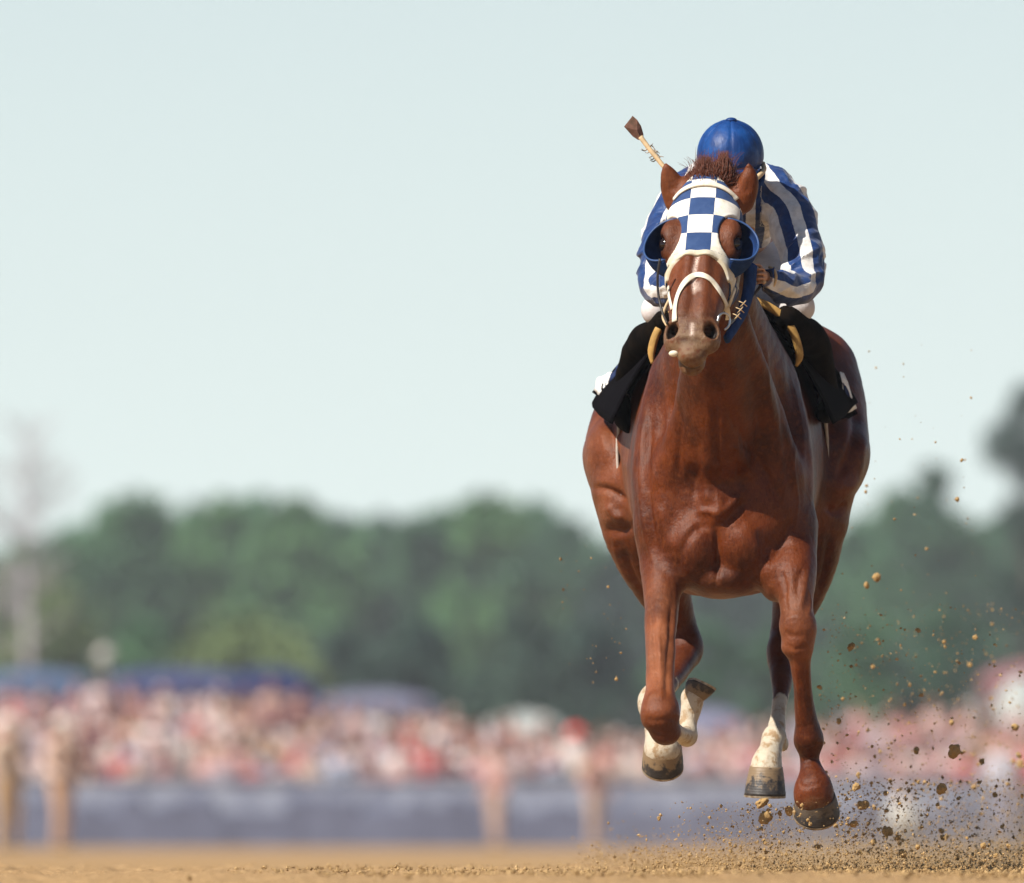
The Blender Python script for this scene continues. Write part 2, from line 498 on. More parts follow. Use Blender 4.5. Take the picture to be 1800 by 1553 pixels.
# hindquarters
leg_prims += [
    chain([(1124, 700, 1.30, 58), (1111, 745, 1.22, 72), (1108, 795, 1.10, 80), (1118, 850, .98, 80), (1130, 920, .95, 74), (1146, 985, 1.00, 60),
           (1170, 1045, 1.06, 44), (1192, 1095, 1.10, 32), (1206, 1135, 1.10, 29)], .06, 1.25),
    ell(at(1092, 855, .90), (m(48), .10, m(42)), k=.04),                       # stifle
    ell(at(1100, 795, .98), (m(72), .16, m(62)), k=.05),
    ell(at(1096, 898, .88), (m(40), .08, m(42)), k=.02),
    ell(at(1207, 1140, 1.08), (m(27), .06, m(36)), k=.02),                     # hock
    chain([(1206, 1150, 1.07, 25), (1192, 1180, .92, 19), (1172, 1205, .75, 18), (1155, 1228, .60, 22)], .02, 1.2),
    ell(at(1149, 1234, .56), (m(29), .05, m(33)), k=.015),
    chain([(1150, 1245, .56, 23), (1156, 1275, .50, 23), (1163, 1300, .44, 29), (1165, 1318, .43, 33)], .02),
    chain([(1438, 650, 1.30, 66), (1447, 720, 1.22, 74), (1445, 795, 1.10, 82), (1428, 850, .98, 78), (1418, 920, .95, 70), (1412, 985, 1.00, 60),
           (1402, 1045, 1.06, 45), (1388, 1095, 1.06, 32), (1376, 1135, 1.04, 26)], .06, 1.25),
    ell(at(1458, 850, .90), (m(40), .10, m(42)), k=.04),
    ell(at(1452, 795, .98), (m(75), .16, m(66)), k=.05),
    ell(at(1448, 915, .92), (m(40), .08, m(46)), k=.02),
    ell(at(1372, 1148, 1.00), (m(25), .06, m(38)), k=.02),
    chain([(1373, 1150, 1.0, 23), (1374, 1190, .92, 21), (1372, 1222, .85, 15), (1368, 1255, .76, 13), (1366, 1278, .70, 16)], .02, 1.3),
    ell(at(1362, 1298, .66), (m(21), .045, m(25)), k=.015),
    ell(at(1377, 1308, .70), (m(10), .03, m(14)), k=.012),
    chain([(1360, 1300, .64, 20), (1354, 1320, .60, 21), (1348, 1340, .56, 27), (1347, 1354, .55, 30)], .015),
]
dock = [chain([at(1277, 600, 1.62).tolist() + [.035], at(1277, 600, 1.75).tolist() + [.028], at(1277, 660, 1.85).tolist() + [.02]], .03, px=False)]
all_prims = torso_prims + leg_prims + neck_prims + ear_prims[:2] + head_prims + ear_prims[2:] + dock

gx = steps([(at(985, 0, 1.2)[0], at(1130, 0, 0)[0], .0075), (at(1130, 0, 0)[0], at(1345, 0, -.4)[0], .0045), (at(1345, 0, 0)[0], at(1475, 0, 0)[0], .006), (at(1475, 0, 0)[0], at(1560, 0, 1.2)[0], .009)])
gx = np.unique(gx)
gz = steps([(at(0, 1420, .4)[2] - .03, at(0, 1050, 0)[2], .0058), (at(0, 1050, 0)[2], at(0, 690, 0)[2], .0068), (at(0, 690, 0)[2], at(0, 270, 0)[2], .0045)])
gy = steps([(-.99, -.36, .0055), (-.36, .12, .0068), (.12, 1.2, .011), (1.2, 1.95, .018)])
FH = evaluate(all_prims, gx, gy, gz)
HVt, HFc = surface_nets(FH, gx, gy, gz)
del FH
HVt = smooth_mesh(HVt, HFc, 3, .5)

# sculpted relief: ridges (+) and creases (-) along the muscles and tendons, laid on the front of the body
def vnormals(V, Fc):
    a, b, c, d = V[Fc[:, 0]], V[Fc[:, 1]], V[Fc[:, 2]], V[Fc[:, 3]]
    fn = np.cross(c - a, d - b); Nn = np.zeros_like(V)
    for k in range(4):
        for q in range(3): Nn[:, q] += np.bincount(Fc[:, k], fn[:, q], len(V))
    return Nn / (np.linalg.norm(Nn, axis=1)[:, None] + 1e-12)
NV = vnormals(HVt, HFc)
#   ymin  ymax  sigma  mm   path
STROKES = [
 (-.3, .3, 5, -6, [(1259, 925), (1262, 980), (1257, 1035)]), (-.3, .3, 8, -7, [(1262, 925), (1290, 904), (1314, 878)]), (-.3, .3, 6, 5, [(1262, 905), (1285, 888), (1300, 868)]),
 (-.3, .3, 8, -5, [(1252, 928), (1225, 930), (1202, 958), (1193, 990), (1205, 1018)]), (-.3, .3, 5, 5, [(1226, 902), (1245, 899), (1262, 905)]),
 (-.3, .3, 11, 5, [(1238, 790), (1246, 850), (1242, 890)]), (-.3, .3, 10, -4, [(1220, 760), (1224, 830), (1218, 885)]), (-.3, .3, 6, -5, [(1257, 700), (1258, 740), (1260, 800), (1268, 850)]),
 (-.3, .3, 9, 5, [(1280, 780), (1300, 800), (1322, 850)]), (-.3, .3, 10, -7, [(1330, 925), (1345, 960), (1335, 1000), (1300, 1030)]), (-.3, .3, 8, -5, [(1275, 700), (1300, 760), (1345, 830), (1375, 900)]),
 (-.3, .35, 4, 4, [(1176, 690), (1174, 750), (1168, 790)]), (-.3, .35, 9, -5, [(1190, 690), (1196, 770), (1190, 850)]), (-.3, .35, 5, 4, [(1134, 720), (1126, 800), (1128, 880), (1138, 950), (1155, 1005)]),
 (-.3, .35, 6, -5, [(1146, 720), (1140, 810), (1143, 890), (1155, 960)]), (-.3, .45, 4, 4, [(1346, 600), (1352, 680), (1362, 760)]), (-.3, .45, 8, -5, [(1362, 640), (1376, 720), (1384, 800), (1392, 880)]),
 (-.3, .45, 4, 3, [(1384, 640), (1404, 720), (1412, 800), (1410, 900)]), (-.3, .35, 7, -5, [(1395, 905), (1375, 955), (1348, 1000)]), (-.3, .35, 12, 6, [(1160, 880), (1172, 930), (1182, 975)]),
 (-.5, .1, 3.5, -5, [(1146, 1045), (1149, 1110), (1154, 1190)]), (-.5, .1, 4, -6, [(1181, 1040), (1177, 1120), (1172, 1190), (1172, 1235)]), (-.5, .1, 3, 4, [(1188, 1050), (1184, 1130), (1181, 1220)]),
 (-.5, .1, 3, 3, [(1158, 1100), (1160, 1160), (1163, 1225)]), (-.5, -.2, 5, -5, [(1130, 1262), (1150, 1268), (1180, 1264), (1194, 1270)]), (-.5, -.2, 4, -3, [(1150, 1290), (1165, 1296), (1190, 1292)]),
 (-.3, .2, 4, -6, [(1414, 990), (1404, 1020), (1400, 1055)]), (-.3, .2, 4, 5, [(1422, 1000), (1414, 1040), (1406, 1075)]), (-.3, .2, 4, -5, [(1372, 1000), (1380, 1030), (1383, 1070)]), (-.3, .2, 3, 4, [(1420, 1030), (1426, 1060), (1420, 1085)]),
 (-.3, .1, 5, -5, [(1378, 1132), (1398, 1142), (1425, 1134)]), (-.3, .1, 5, 4, [(1384, 1090), (1402, 1084), (1420, 1092)]), (-.3, .1, 4, -4, [(1376, 1108), (1390, 1118), (1412, 1117)]), (-.3, .1, 3, 3, [(1402, 1160), (1404, 1210), (1410, 1265)]),
 (-.3, .1, 3, -4, [(1417, 1160), (1419, 1210), (1425, 1270)]), (-.3, .1, 4, -4, [(1400, 1312), (1420, 1318), (1442, 1310)]), (-.3, .1, 4, -4, [(1405, 1370), (1412, 1384), (1450, 1374)]),
 (.4, 1.6, 7, -9, [(1040, 858), (1068, 862), (1104, 884)]), (.4, 1.6, 5, 6, [(1084, 745), (1092, 790), (1104, 835)]), (.4, 1.6, 8, -8, [(1072, 725), (1074, 770), (1090, 830)]), (.4, 1.6, 7, 8, [(1066, 885), (1080, 905), (1098, 912)]),
 (.4, 1.6, 9, -8, [(1062, 925), (1088, 935), (1112, 925)]), (.4, 1.6, 8, -8, [(1505, 700), (1500, 780), (1470, 850)]), (.4, 1.6, 8, 6, [(1520, 760), (1508, 830), (1490, 870)]), (.4, 1.6, 6, -6, [(1490, 880), (1470, 900), (1452, 890)]),
 (.4, 1.6, 7, -6, [(1462, 940), (1450, 1000), (1436, 1050)]), (.4, 1.6, 6, -6, [(1092, 960), (1112, 1010), (1140, 1055)]), (.4, 1.3, 4, -5, [(1152, 1290), (1165, 1296), (1184, 1288)]),
 (-.3, .4, 2.6, 4, [(1142, 770), (1150, 830), (1146, 880), (1155, 935), (1166, 985)]), (-.3, .4, 2.6, 3.5, [(1150, 830), (1163, 870), (1180, 905)]), (-.3, .4, 2.6, 4, [(1402, 760), (1396, 820), (1404, 880), (1398, 930)]),
 (-.3, .4, 2.6, 3, [(1396, 820), (1380, 860), (1372, 900)]), (-.3, .4, 2.8, 3.5, [(1290, 720), (1298, 770), (1290, 830), (1300, 870)]), (-.3, .4, 2.6, 3, [(1205, 730), (1198, 790), (1206, 850)]),
 (-.5, .1, 2.4, 4, [(1140, 1060), (1146, 1105), (1141, 1150), (1148, 1200)]), (-.5, .1, 2.4, 3, [(1146, 1105), (1158, 1130), (1162, 1170)]), (-.3, .2, 2.4, 4, [(1388, 985), (1392, 1020), (1386, 1050), (1394, 1080)]),
 (-.3, .1, 2.2, 3, [(1396, 1120), (1398, 1165), (1403, 1230), (1412, 1280)]), (.4, 1.6, 3, 4, [(1050, 740), (1062, 790), (1056, 840)]), (.4, 1.6, 3, 4, [(1076, 940), (1086, 985), (1108, 1030)]),
]
sx_ = HVt[:, 0] * FPX / (HVt[:, 1] - CAM_Y) + 900; sy_ = 1480 - (HVt[:, 2] - CAM_Z) * FPX / (HVt[:, 1] - CAM_Y)
disp = np.zeros(len(HVt)); front = np.clip(-NV[:, 1] * 2.5 + .35, 0, 1)
for y0, y1, sg, mm, path in STROKES:
    A = catmull([[a, b, 0] for a, b in path], 5)[:, :2]
    ok = np.nonzero((HVt[:, 1] > y0) & (HVt[:, 1] < y1) & (sx_ > A[:, 0].min() - 4 * sg) & (sx_ < A[:, 0].max() + 4 * sg) & (sy_ > A[:, 1].min() - 4 * sg) & (sy_ < A[:, 1].max() + 4 * sg))[0]
    if len(ok) == 0: continue
    P = np.stack([sx_[ok], sy_[ok]], 1); dm = np.full(len(ok), 1e9); tt = np.zeros(len(ok))
    for i in range(len(A) - 1):
        ab = A[i + 1] - A[i]; t = np.clip(((P - A[i]) @ ab) / (ab @ ab), 0, 1)
        d = np.linalg.norm(P - A[i] - t[:, None] * ab, axis=1); u_ = (i + t) / (len(A) - 1)
        tt = np.where(d < dm, u_, tt); dm = np.minimum(d, dm)
    disp[ok] += mm * (.0017 if sg >= 5 and y0 > -.45 and y1 > .15 else .0008) * np.exp(-(dm / sg) ** 2) * np.clip(np.sin(np.pi * np.clip(tt, .04, .96)) * 1.7, 0, 1) * front[ok]
notface = (HVt[:, 1] > -.42) | (sy_ > 700)
disp += np.where(notface, .0022 * fbm(HVt[:, 0] * 13, HVt[:, 1] * 13, HVt[:, 2] * 9, 2) + .0007 * vnoise(HVt[:, 0] * 60, HVt[:, 1] * 60, HVt[:, 2] * 40), 0)
HVt = HVt + NV * disp[:, None]
HVt = smooth_mesh(HVt, HFc, 1, .4)

def near(c, r):                                            # soft 1..0 falloff about a point
    d = np.linalg.norm(HVt - np.asarray(c), axis=1)
    return np.clip(1 - d / r, 0, 1)
hu, hv, hw = hloc(HVt[:, 0], HVt[:, 1], HVt[:, 2])
onhead = (np.abs(hu) < .13) & (hv > -.1) & (hv < .68) & (hw > -.28) & (hw < .05) & (HVt[:, 1] < -.4)
pxx = HVt[:, 0] * FPX / (HVt[:, 1] - CAM_Y) + 900; pyy = 1480 - (HVt[:, 2] - CAM_Z) * FPX / (HVt[:, 1] - CAM_Y)
def sstep(x, a, b):
    t = np.clip((x - a) / (b - a), 0, 1); return t * t * (3 - 2 * t)
zz, yy = HVt[:, 2], HVt[:, 1]
wob = .020 * fbm(HVt[:, 0] * 45, yy * 45, zz * 30, 2)
hindsock = (yy > .3) & (zz + wob < at(0, 1205, .7)[2]) & (yy < .98)
foresock = (yy > -.30) & (yy < .25) & (HVt[:, 0] < at(1260, 0)[0]) & (zz < at(0, 1190, 0)[2])
sock = np.where(hindsock, sstep(-(zz + wob), -at(0, 1222, .8)[2], -at(0, 1228, .8)[2]), 0) * (HVt[:, 0] > at(1290, 0)[0])
sock = np.maximum(sock, np.where(hindsock & (HVt[:, 0] < at(1290, 0)[0]), sstep(-(yy + wob), -.86, -.82), 0))
sock = np.maximum(sock, np.where(foresock, sstep(yy + wob, -.27, -.25), 0))
dust = np.where(onhead, sstep(hv - .4 * hw, .47, .60), 0) * .85
dust = np.maximum(dust, .55 * np.clip(near(at(1218, 655, -.78), .10) * 2, 0, 1))
dust = np.maximum(dust, .8 * near(at(1430, 1425, -.07), .055) ** .5 * (zz < at(0, 1385)[2]))
blaze = np.where(onhead, np.exp(-((hu - .004 * np.sin(hv * 30)) / .0058) ** 2) * sstep(hv, .26, .29) * (1 - sstep(hv, .41, .445)), 0)
blaze = np.maximum(blaze, np.where(onhead, np.exp(-((hu - .006 - .01 * np.sin((hv - .40) * 18)) / .010) ** 2) * sstep(hv, .385, .40) * (1 - sstep(hv, .42, .435)) * .5, 0))
blaze = np.maximum(blaze, np.where(onhead, np.exp(-((hu - .004) / .0055) ** 2) * sstep(hv, .535, .548) * (1 - sstep(hv, .575, .59)) * .75, 0))
blaze = blaze * (hw > -.05)
dark = np.where(onhead, np.maximum(sstep(-np.sqrt(((np.abs(hu) - .056) / .020) ** 2 + ((hv - .552) / .026) ** 2 + ((hw + .040) / .045) ** 2), -1.05, -.8), 0), 0)
dark = np.maximum(dark, np.where(onhead, .5 * np.exp(-(((hu + .018) / .014) ** 2 + ((hv - .592) / .008) ** 2)) + .35 * np.exp(-(((hu - .014) / .012) ** 2 + ((hv - .593) / .006) ** 2)), 0))
dark = np.maximum(dark, np.where(onhead, .7 * np.exp(-((hw + .100) / .005) ** 2) * sstep(hv, .585, .60), 0))
dark = np.maximum(dark, np.where(onhead, np.exp(-(((np.abs(hu) - .112) / .03) ** 2 + ((hv - .218) / .034) ** 2 + ((hw + .034) / .03) ** 2)), 0))
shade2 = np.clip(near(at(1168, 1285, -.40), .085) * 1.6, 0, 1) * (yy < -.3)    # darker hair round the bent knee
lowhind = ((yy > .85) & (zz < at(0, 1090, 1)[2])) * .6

# paler down the front of both forelegs; sunlit tone painted on the left-hand thigh
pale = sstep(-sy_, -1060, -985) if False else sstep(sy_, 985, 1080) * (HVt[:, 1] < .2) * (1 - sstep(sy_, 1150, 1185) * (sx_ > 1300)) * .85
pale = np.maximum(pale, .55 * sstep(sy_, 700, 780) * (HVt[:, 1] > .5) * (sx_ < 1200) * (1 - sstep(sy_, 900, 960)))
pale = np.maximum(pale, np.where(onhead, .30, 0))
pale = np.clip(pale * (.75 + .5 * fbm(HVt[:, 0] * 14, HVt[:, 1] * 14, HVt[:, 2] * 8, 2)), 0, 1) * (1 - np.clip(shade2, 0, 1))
coat, N, L, B = new_mat("chestnut_coat")
n1 = noise(N, L, 5, 6, .6); n2 = noise(N, L, 60, 5, .6); n3 = noise(N, L, 420, 3, .6, stretch=(1, 1, .35))
base = mixc(N, L, ramp(N, L, n1, .32, .68), (.130, .0275, .0052), (.038, .0064, .0015))
base = mixc(N, L, math_n(N, L, 'MULTIPLY', ramp(N, L, n2, .45, .75), .5), base, (.170, .046, .011))
base = mixc(N, L, math_n(N, L, 'MULTIPLY', ramp(N, L, noise(N, L, 190, 4, .75, stretch=(1, 1, .4)), .45, .75), .75), base, (.030, .006, .002))
base = mixc(N, L, math_n(N, L, 'MULTIPLY', ramp(N, L, noise(N, L, 230, 4, .75, stretch=(1, 1, .4)), .55, .85), .55), base, (.26, .085, .030))
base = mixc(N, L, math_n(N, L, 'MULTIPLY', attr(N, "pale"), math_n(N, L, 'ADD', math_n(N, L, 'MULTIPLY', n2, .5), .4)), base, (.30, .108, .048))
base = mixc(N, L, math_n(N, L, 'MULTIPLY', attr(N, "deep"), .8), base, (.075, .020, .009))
base = mixc(N, L, math_n(N, L, 'MULTIPLY', attr(N, "dust"), ramp(N, L, n2, .25, .6)), base, (.17, .105, .058))
base = mixc(N, L, attr(N, "sock"), base, (.50, .435, .34))
base = mixc(N, L, math_n(N, L, 'MULTIPLY', math_n(N, L, 'MULTIPLY', attr(N, "sock"), ramp(N, L, noise(N, L, 32, 5, .65), .46, .64)), .9), base, (.30, .19, .095))
base = mixc(N, L, math_n(N, L, 'MULTIPLY', attr(N, "blaze"), ramp(N, L, n3, .3, .6)), base, (.75, .60, .52))
base = mixc(N, L, attr(N, "dark"), base, (.012, .007, .006))
L.new(base, B.inputs["Base Color"])
B.inputs["Roughness"].default_value = .46
L.new(math_n(N, L, 'ADD', math_n(N, L, 'MULTIPLY', n2, .25), .29), B.inputs["Roughness"])
B.inputs["Specular IOR Level"].default_value = .20
n4 = noise(N, L, 24, 4, .6, stretch=(1.6, 1, .8))
b0 = bump(N, L, B, n4, .35, .010)
b1 = bump(N, L, B, n2, .45, .005, b0)
bump(N, L, B, n3, .5, .003, b1)

horse = empty("racehorse", (at(1270, 0)[0], .4, 0), "chestnut racehorse in blue and white checked hood, galloping head-on with its hooves off the dirt", "horse")
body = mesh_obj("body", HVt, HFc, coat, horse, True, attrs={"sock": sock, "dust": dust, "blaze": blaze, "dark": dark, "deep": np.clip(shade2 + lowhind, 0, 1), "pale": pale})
BV = BVHTree.FromPolygons([tuple(v) for v in HVt], [tuple(int(i) for i in f) for f in HFc])
CAMP = Vector((0, CAM_Y, CAM_Z))
def hit(px, py, off=0.0, bv=None):
    """where the line of sight through a photo pixel meets the horse; off lifts the point along the normal"""
    d = (Vector(at(px, py, 0)) - CAMP).normalized()
    p, n, i, t = (bv or BV).ray_cast(CAMP, d)
    if p is None: return None
    return np.array(p + n * off), np.array(n)

# eyes
eye_m, N, L, B = new_mat("horse_eye"); B.inputs["Base Color"].default_value = (.012, .006, .004, 1); B.inputs["Roughness"].default_value = .12
def sphere(c, r, nu=24, nv=14):
    V = []; F = []
    r = np.broadcast_to(np.asarray(r, float), (3,))
    for j in range(nv + 1):
        for i in range(nu):
            a, b = 2 * math.pi * i / nu, math.pi * j / nv
            V.append((c[0] + r[0] * math.sin(b) * math.cos(a), c[1] + r[1] * math.sin(b) * math.sin(a), c[2] + r[2] * math.cos(b)))
    for j in range(nv):
        for i in range(nu):
            F.append((j * nu + i, (j + 1) * nu + i, (j + 1) * nu + (i + 1) % nu, j * nu + (i + 1) % nu))
    return V, F
for s in (-1, 1):
    V, F = sphere(H(s * .098, .215, -.034), .0235)
    mesh_obj("eye", V, F, eye_m, horse)

# hooves with their shoes
hoof_m, N, L, B = new_mat("hoof_horn")
tc = N.new("ShaderNodeUVMap"); uvv = tc.outputs[0]
sep = N.new("ShaderNodeSeparateXYZ"); L.new(uvv, sep.inputs[0])
n1 = noise(N, L, 45, 6, .65); n2 = noise(N, L, 14, 4, .6)
rings = math_n(N, L, 'SINE', math_n(N, L, 'MULTIPLY', sep.outputs[1], 70))
c = mixc(N, L, ramp(N, L, n1, .35, .65), (.020, .017, .018), (.048, .042, .040))
mud = math_n(N, L, 'MULTIPLY', ramp(N, L, math_n(N, L, 'ADD', n1, math_n(N, L, 'MULTIPLY', math_n(N, L, 'ADD', math_n(N, L, 'SUBTRACT', .55, sep.outputs[1]), math_n(N, L, 'SUBTRACT', n2, .5)), .55)), .42, .60), attr(N, "muddy"))
c = mixc(N, L, mud, c, (.215, .145, .080))
L.new(c, B.inputs["Base Color"]); B.inputs["Roughness"].default_value = .55
bump(N, L, B, math_n(N, L, 'ADD', math_n(N, L, 'MULTIPLY', rings, .08), n1), .5, .003)
shoe_m = simple("worn_shoe_metal", (.42, .36, .28), .45, .5, 60, .4, .002, .5, .6, (.25, .17, .10))
def hoof(C, A, T, rt, rb, h, muddy):
    A = nrm(A); T = nrm(np.asarray(T, float) - (np.asarray(T, float) @ A) * A); Lx = np.cross(A, T)
    V, F, UV = [], [], []; ns, nr = 40, 12
    for j in range(nr + 1):
        t = j / nr
        for i in range(ns):
            a = 2 * math.pi * i / ns
            ct, st = math.cos(a), math.sin(a)
            r = (rt + (rb - rt) * t) * (1 + .02 * math.sin(t * math.pi))
            back = .72 if ct < 0 else 1.06
            hh = h * (1 if ct > 0 else 1 + .45 * ct)
            V.append(np.asarray(C) + A * (hh * t) + T * (ct * r * back + (.18 * h * t if ct > -.2 else .05 * h * t)) + Lx * st * r)
            UV.append((i / ns * 3, t))
    for j in range(nr):
        for i in range(ns): F.append((j * ns + i, j * ns + (i + 1) % ns, (j + 1) * ns + (i + 1) % ns, (j + 1) * ns + i))
    base = nr * ns; top = []
    ring = [V[base + i] for i in range(ns)]; cen = np.mean(ring, axis=0)
    for k, (q, dep) in enumerate(((.86, 0.0), (.78, -.006), (.3, -.010))):
        for i in range(ns):
            V.append(cen + (ring[i] - cen) * q + A * dep); UV.append((i / ns * 3, 1))
        b0 = base if k == 0 else base + k * ns
        for i in range(ns): F.append((b0 + i, b0 + (i + 1) % ns, base + (k + 1) * ns + (i + 1) % ns, base + (k + 1) * ns + i))
    F.append(tuple(base + 3 * ns + i for i in range(ns)))
    F.append(tuple(range(ns - 1, -1, -1)))
    ho = mesh_obj("hoof", V, F, hoof_m, horse, True, uv=UV, attrs={"muddy": np.full(len(V), muddy)})
    SV, SF = [], []; idx = [i for i in list(range(-15, 16))]
    for i in idx:
        r0 = ring[i % ns]; dirv = r0 - cen
        for q, dz in ((1.01, 0.0005), (1.01, .0065), (.80, .0065), (.80, .0005)): SV.append(cen + dirv * q + A * dz)
    for i in range(len(idx) - 1):
        for j in range(4): SF.append((i * 4 + j, i * 4 + (j + 1) % 4, (i + 1) * 4 + (j + 1) % 4, (i + 1) * 4 + j))
    SF += [(3, 2, 1, 0), tuple(4 * (len(idx) - 1) + j for j in range(4))]
    mesh_obj("shoe", SV, SF, shoe_m, ho, False)
    return ho
hoof(at(1434, 1398, -.045), (.03, .66, -.75), (0.05, -.75, -.66), m(34), m(41), .058, .25)
hoof(at(1218, 1224, -.035), (.42, .10, .90), (.75, -.55, -.3), m(20), m(27), .040, .8)
hoof(at(1165, 1312, .43), (0, .62, -.78), (0, -.78, -.62), m(33.5), m(37), .066, 1.0)
hoof(at(1347, 1348, .55), (-.03, .06, -1), (-.12, -1, -.06), m(29.5), m(37), .084, .9)
# ------------------------------------------------------------------ hood, blinkers, bridle (worn by the horse)
hood_m, N, L, B = new_mat("hood_cloth")
uvn = N.new("ShaderNodeUVMap"); sp = N.new("ShaderNodeSeparateXYZ"); L.new(uvn.outputs[0], sp.inputs[0])
wv = noise(N, L, 25, 3)
cu = math_n(N, L, 'ADD', sp.outputs[0], math_n(N, L, 'MULTIPLY', math_n(N, L, 'SUBTRACT', wv, .5), .05))
cv = math_n(N, L, 'ADD', sp.outputs[1], math_n(N, L, 'MULTIPLY', math_n(N, L, 'SUBTRACT', wv, .5), .05))
par = math_n(N, L, 'ABSOLUTE', math_n(N, L, 'MODULO', math_n(N, L, 'ADD', math_n(N, L, 'FLOOR', cu), math_n(N, L, 'FLOOR', cv)), 2.0))
isblue = math_n(N, L, 'MULTIPLY', math_n(N, L, 'LESS_THAN', par, .5), math_n(N, L, 'LESS_THAN', attr(N, "plain"), .5))
isblue = math_n(N, L, 'MAXIMUM', isblue, math_n(N, L, 'GREATER_THAN', attr(N, "bluepart"), .5))
weave = noise(N, L, 900, 2); n5 = noise(N, L, 30, 5, .65)
cw = mixc(N, L, ramp(N, L, n5, .45, .75), (.74, .71, .65), (.58, .53, .41))
cw = mixc(N, L, math_n(N, L, 'MULTIPLY', attr(N, "soil"), ramp(N, L, n5, .2, .6)), cw, (.50, .43, .30))
cb = mixc(N, L, ramp(N, L, n5, .35, .7), (.018, .048, .145), (.030, .066, .175))
L.new(mixc(N, L, isblue, cw, cb), B.inputs["Base Color"]); B.inputs["Roughness"].default_value = .75
B.inputs["Specular IOR Level"].default_value = .2; B.inputs["Sheen Weight"].default_value = .1
hb1 = bump(N, L, B, weave, .3, .0008); bump(N, L, B, n5, .25, .004, hb1)

blue_m = simple("blue_felt", (.012, .040, .145), .85, .3, 40, .3, .002, .12)
blue_edge_m = simple("blue_binding", (.025, .07, .20), .5, .2, 60, .2, .001, .4)
white_strap_m = simple("white_leather", (.70, .66, .57), .5, .2, 55, .35, .0015, .35, col2=(.66, .58, .44))
black_leather_m = simple("dark_leather", (.025, .020, .018), .45, .3, 60, .3, .001, .4)
tan_strap_m = simple("pale_tan_leather", (.62, .45, .26), .55, .25, 40, .3, .001, .3)
metal_m = simple("bit_steel", (.55, .58, .62), .3, .2, 80, .1, .001, .5, 1.0)

hx = np.arange(hb[:, 0].min() - .01, hb[:, 0].max() + .01, .0032); hy = np.arange(hb[:, 1].min(), -.34, .0042); hz = np.arange(at(0, 620, -.6)[2], at(0, 296, -.45)[2], .0032)
FHh = evaluate(neck_prims[:2] + head_prims, hx, hy, hz)
u, v, w = hloc(hx[:, None, None], hy[None, :, None], hz[None, None, :])
au = np.abs(u)
FHh = FHh - .0052 - .0012 * vnoise(u * 22, v * 22, w * 22 + 0 * FHh)
edge = v - np.minimum(.300 - 1.15 * np.minimum(w + .004, 0) - .03 * np.maximum(au - .03, 0), .345 + .55 * np.clip(-w - .13, 0, .1))
top = (-.014 + 1.0 * np.maximum(0, au - .034)) - v
hole = .055 * (np.sqrt(((au - .112) / .058) ** 2 + ((v - .20) / .083) ** 2) - 1)
hole = np.maximum(hole, -(w + .145))
cut = np.maximum(np.maximum(edge, top), np.maximum(-hole, -w - .262))
ears_off = evaluate(ear_prims[:2], hx, hy, hz) - .006
FHh = np.maximum(np.maximum(FHh, cut), -ears_off).astype(np.float32)
HHV, HHF = surface_nets(FHh, hx, hy, hz)
HHV = smooth_mesh(HHV, HHF, 2, .5)
u, v, w = hloc(HHV[:, 0], HHV[:, 1], HHV[:, 2]); au = np.abs(u)
side = np.sign(u) * (au + 1.0 * np.maximum(0, -w - .03))
uvh = np.stack([side / .073 + .5 + 20, (v + .0575) / .067 + 20.0], 1)   # parity set so that the centre square at v~.04 is white
plain = ((v > .278) & (np.abs(side) < .115)).astype(float)
bluepart = ((w < -.185) & (v > .19)).astype(float)
hood = mesh_obj("hood", HHV, HHF, hood_m, horse, True, uv=uvh, attrs={"plain": plain, "bluepart": bluepart, "soil": sstep(v, .2, .33)})
BVH2 = BVHTree.FromPolygons([tuple(q) for q in HHV], [tuple(int(i) for i in f) for f in HHF])
def hit2(px, py, off=0.0):
    a = hit(px, py, off, BVH2); b = hit(px, py, off)
    if a is None: return b
    if b is None: return a
    return a if a[0][1] < b[0][1] else b

# half-cup blinkers
for s, ru in ((-1, .152), (1, .158)):
    n, k = 30, 10; V = []; F = []
    rim = []
    for i in range(n + 1):
        a = math.pi * i / n
        base = H(s * (.078 + .014 * math.sin(a)), .213 - .070 * math.cos(a), -.118 + .012 * math.sin(a))
        rm = H(s * (.072 + (ru - .072) * math.sin(a) ** .8 + .022 * (i / n)), .220 - .080 * math.cos(a), -.004 - .026 * math.sin(a))
        rim.append(rm)
        for j in range(k + 1):
            t = j / k
            p = base * (1 - t) + rm * t + HU * s * .022 * math.sin(math.pi * t ** .8) * math.sin(a) - HV * .014 * math.cos(a) * math.sin(math.pi * t)
            V.append(p + HW * .0015 * math.sin(9 * a + 3 * t))
    for i in range(n):
        for j in range(k):
            q = (i * (k + 1) + j, (i + 1) * (k + 1) + j, (i + 1) * (k + 1) + j + 1, i * (k + 1) + j + 1)
            F.append(q if s < 0 else q[::-1])
    o = mesh_obj("blinker_cup", V, F, blue_m, hood, True)
    md = o.modifiers.new("thick", 'SOLIDIFY'); md.thickness = .004; md.offset = 0
    Vt, Ft = tube(rim, .0030, 8)
    mesh_obj("binding", Vt, Ft, blue_edge_m, o, True)

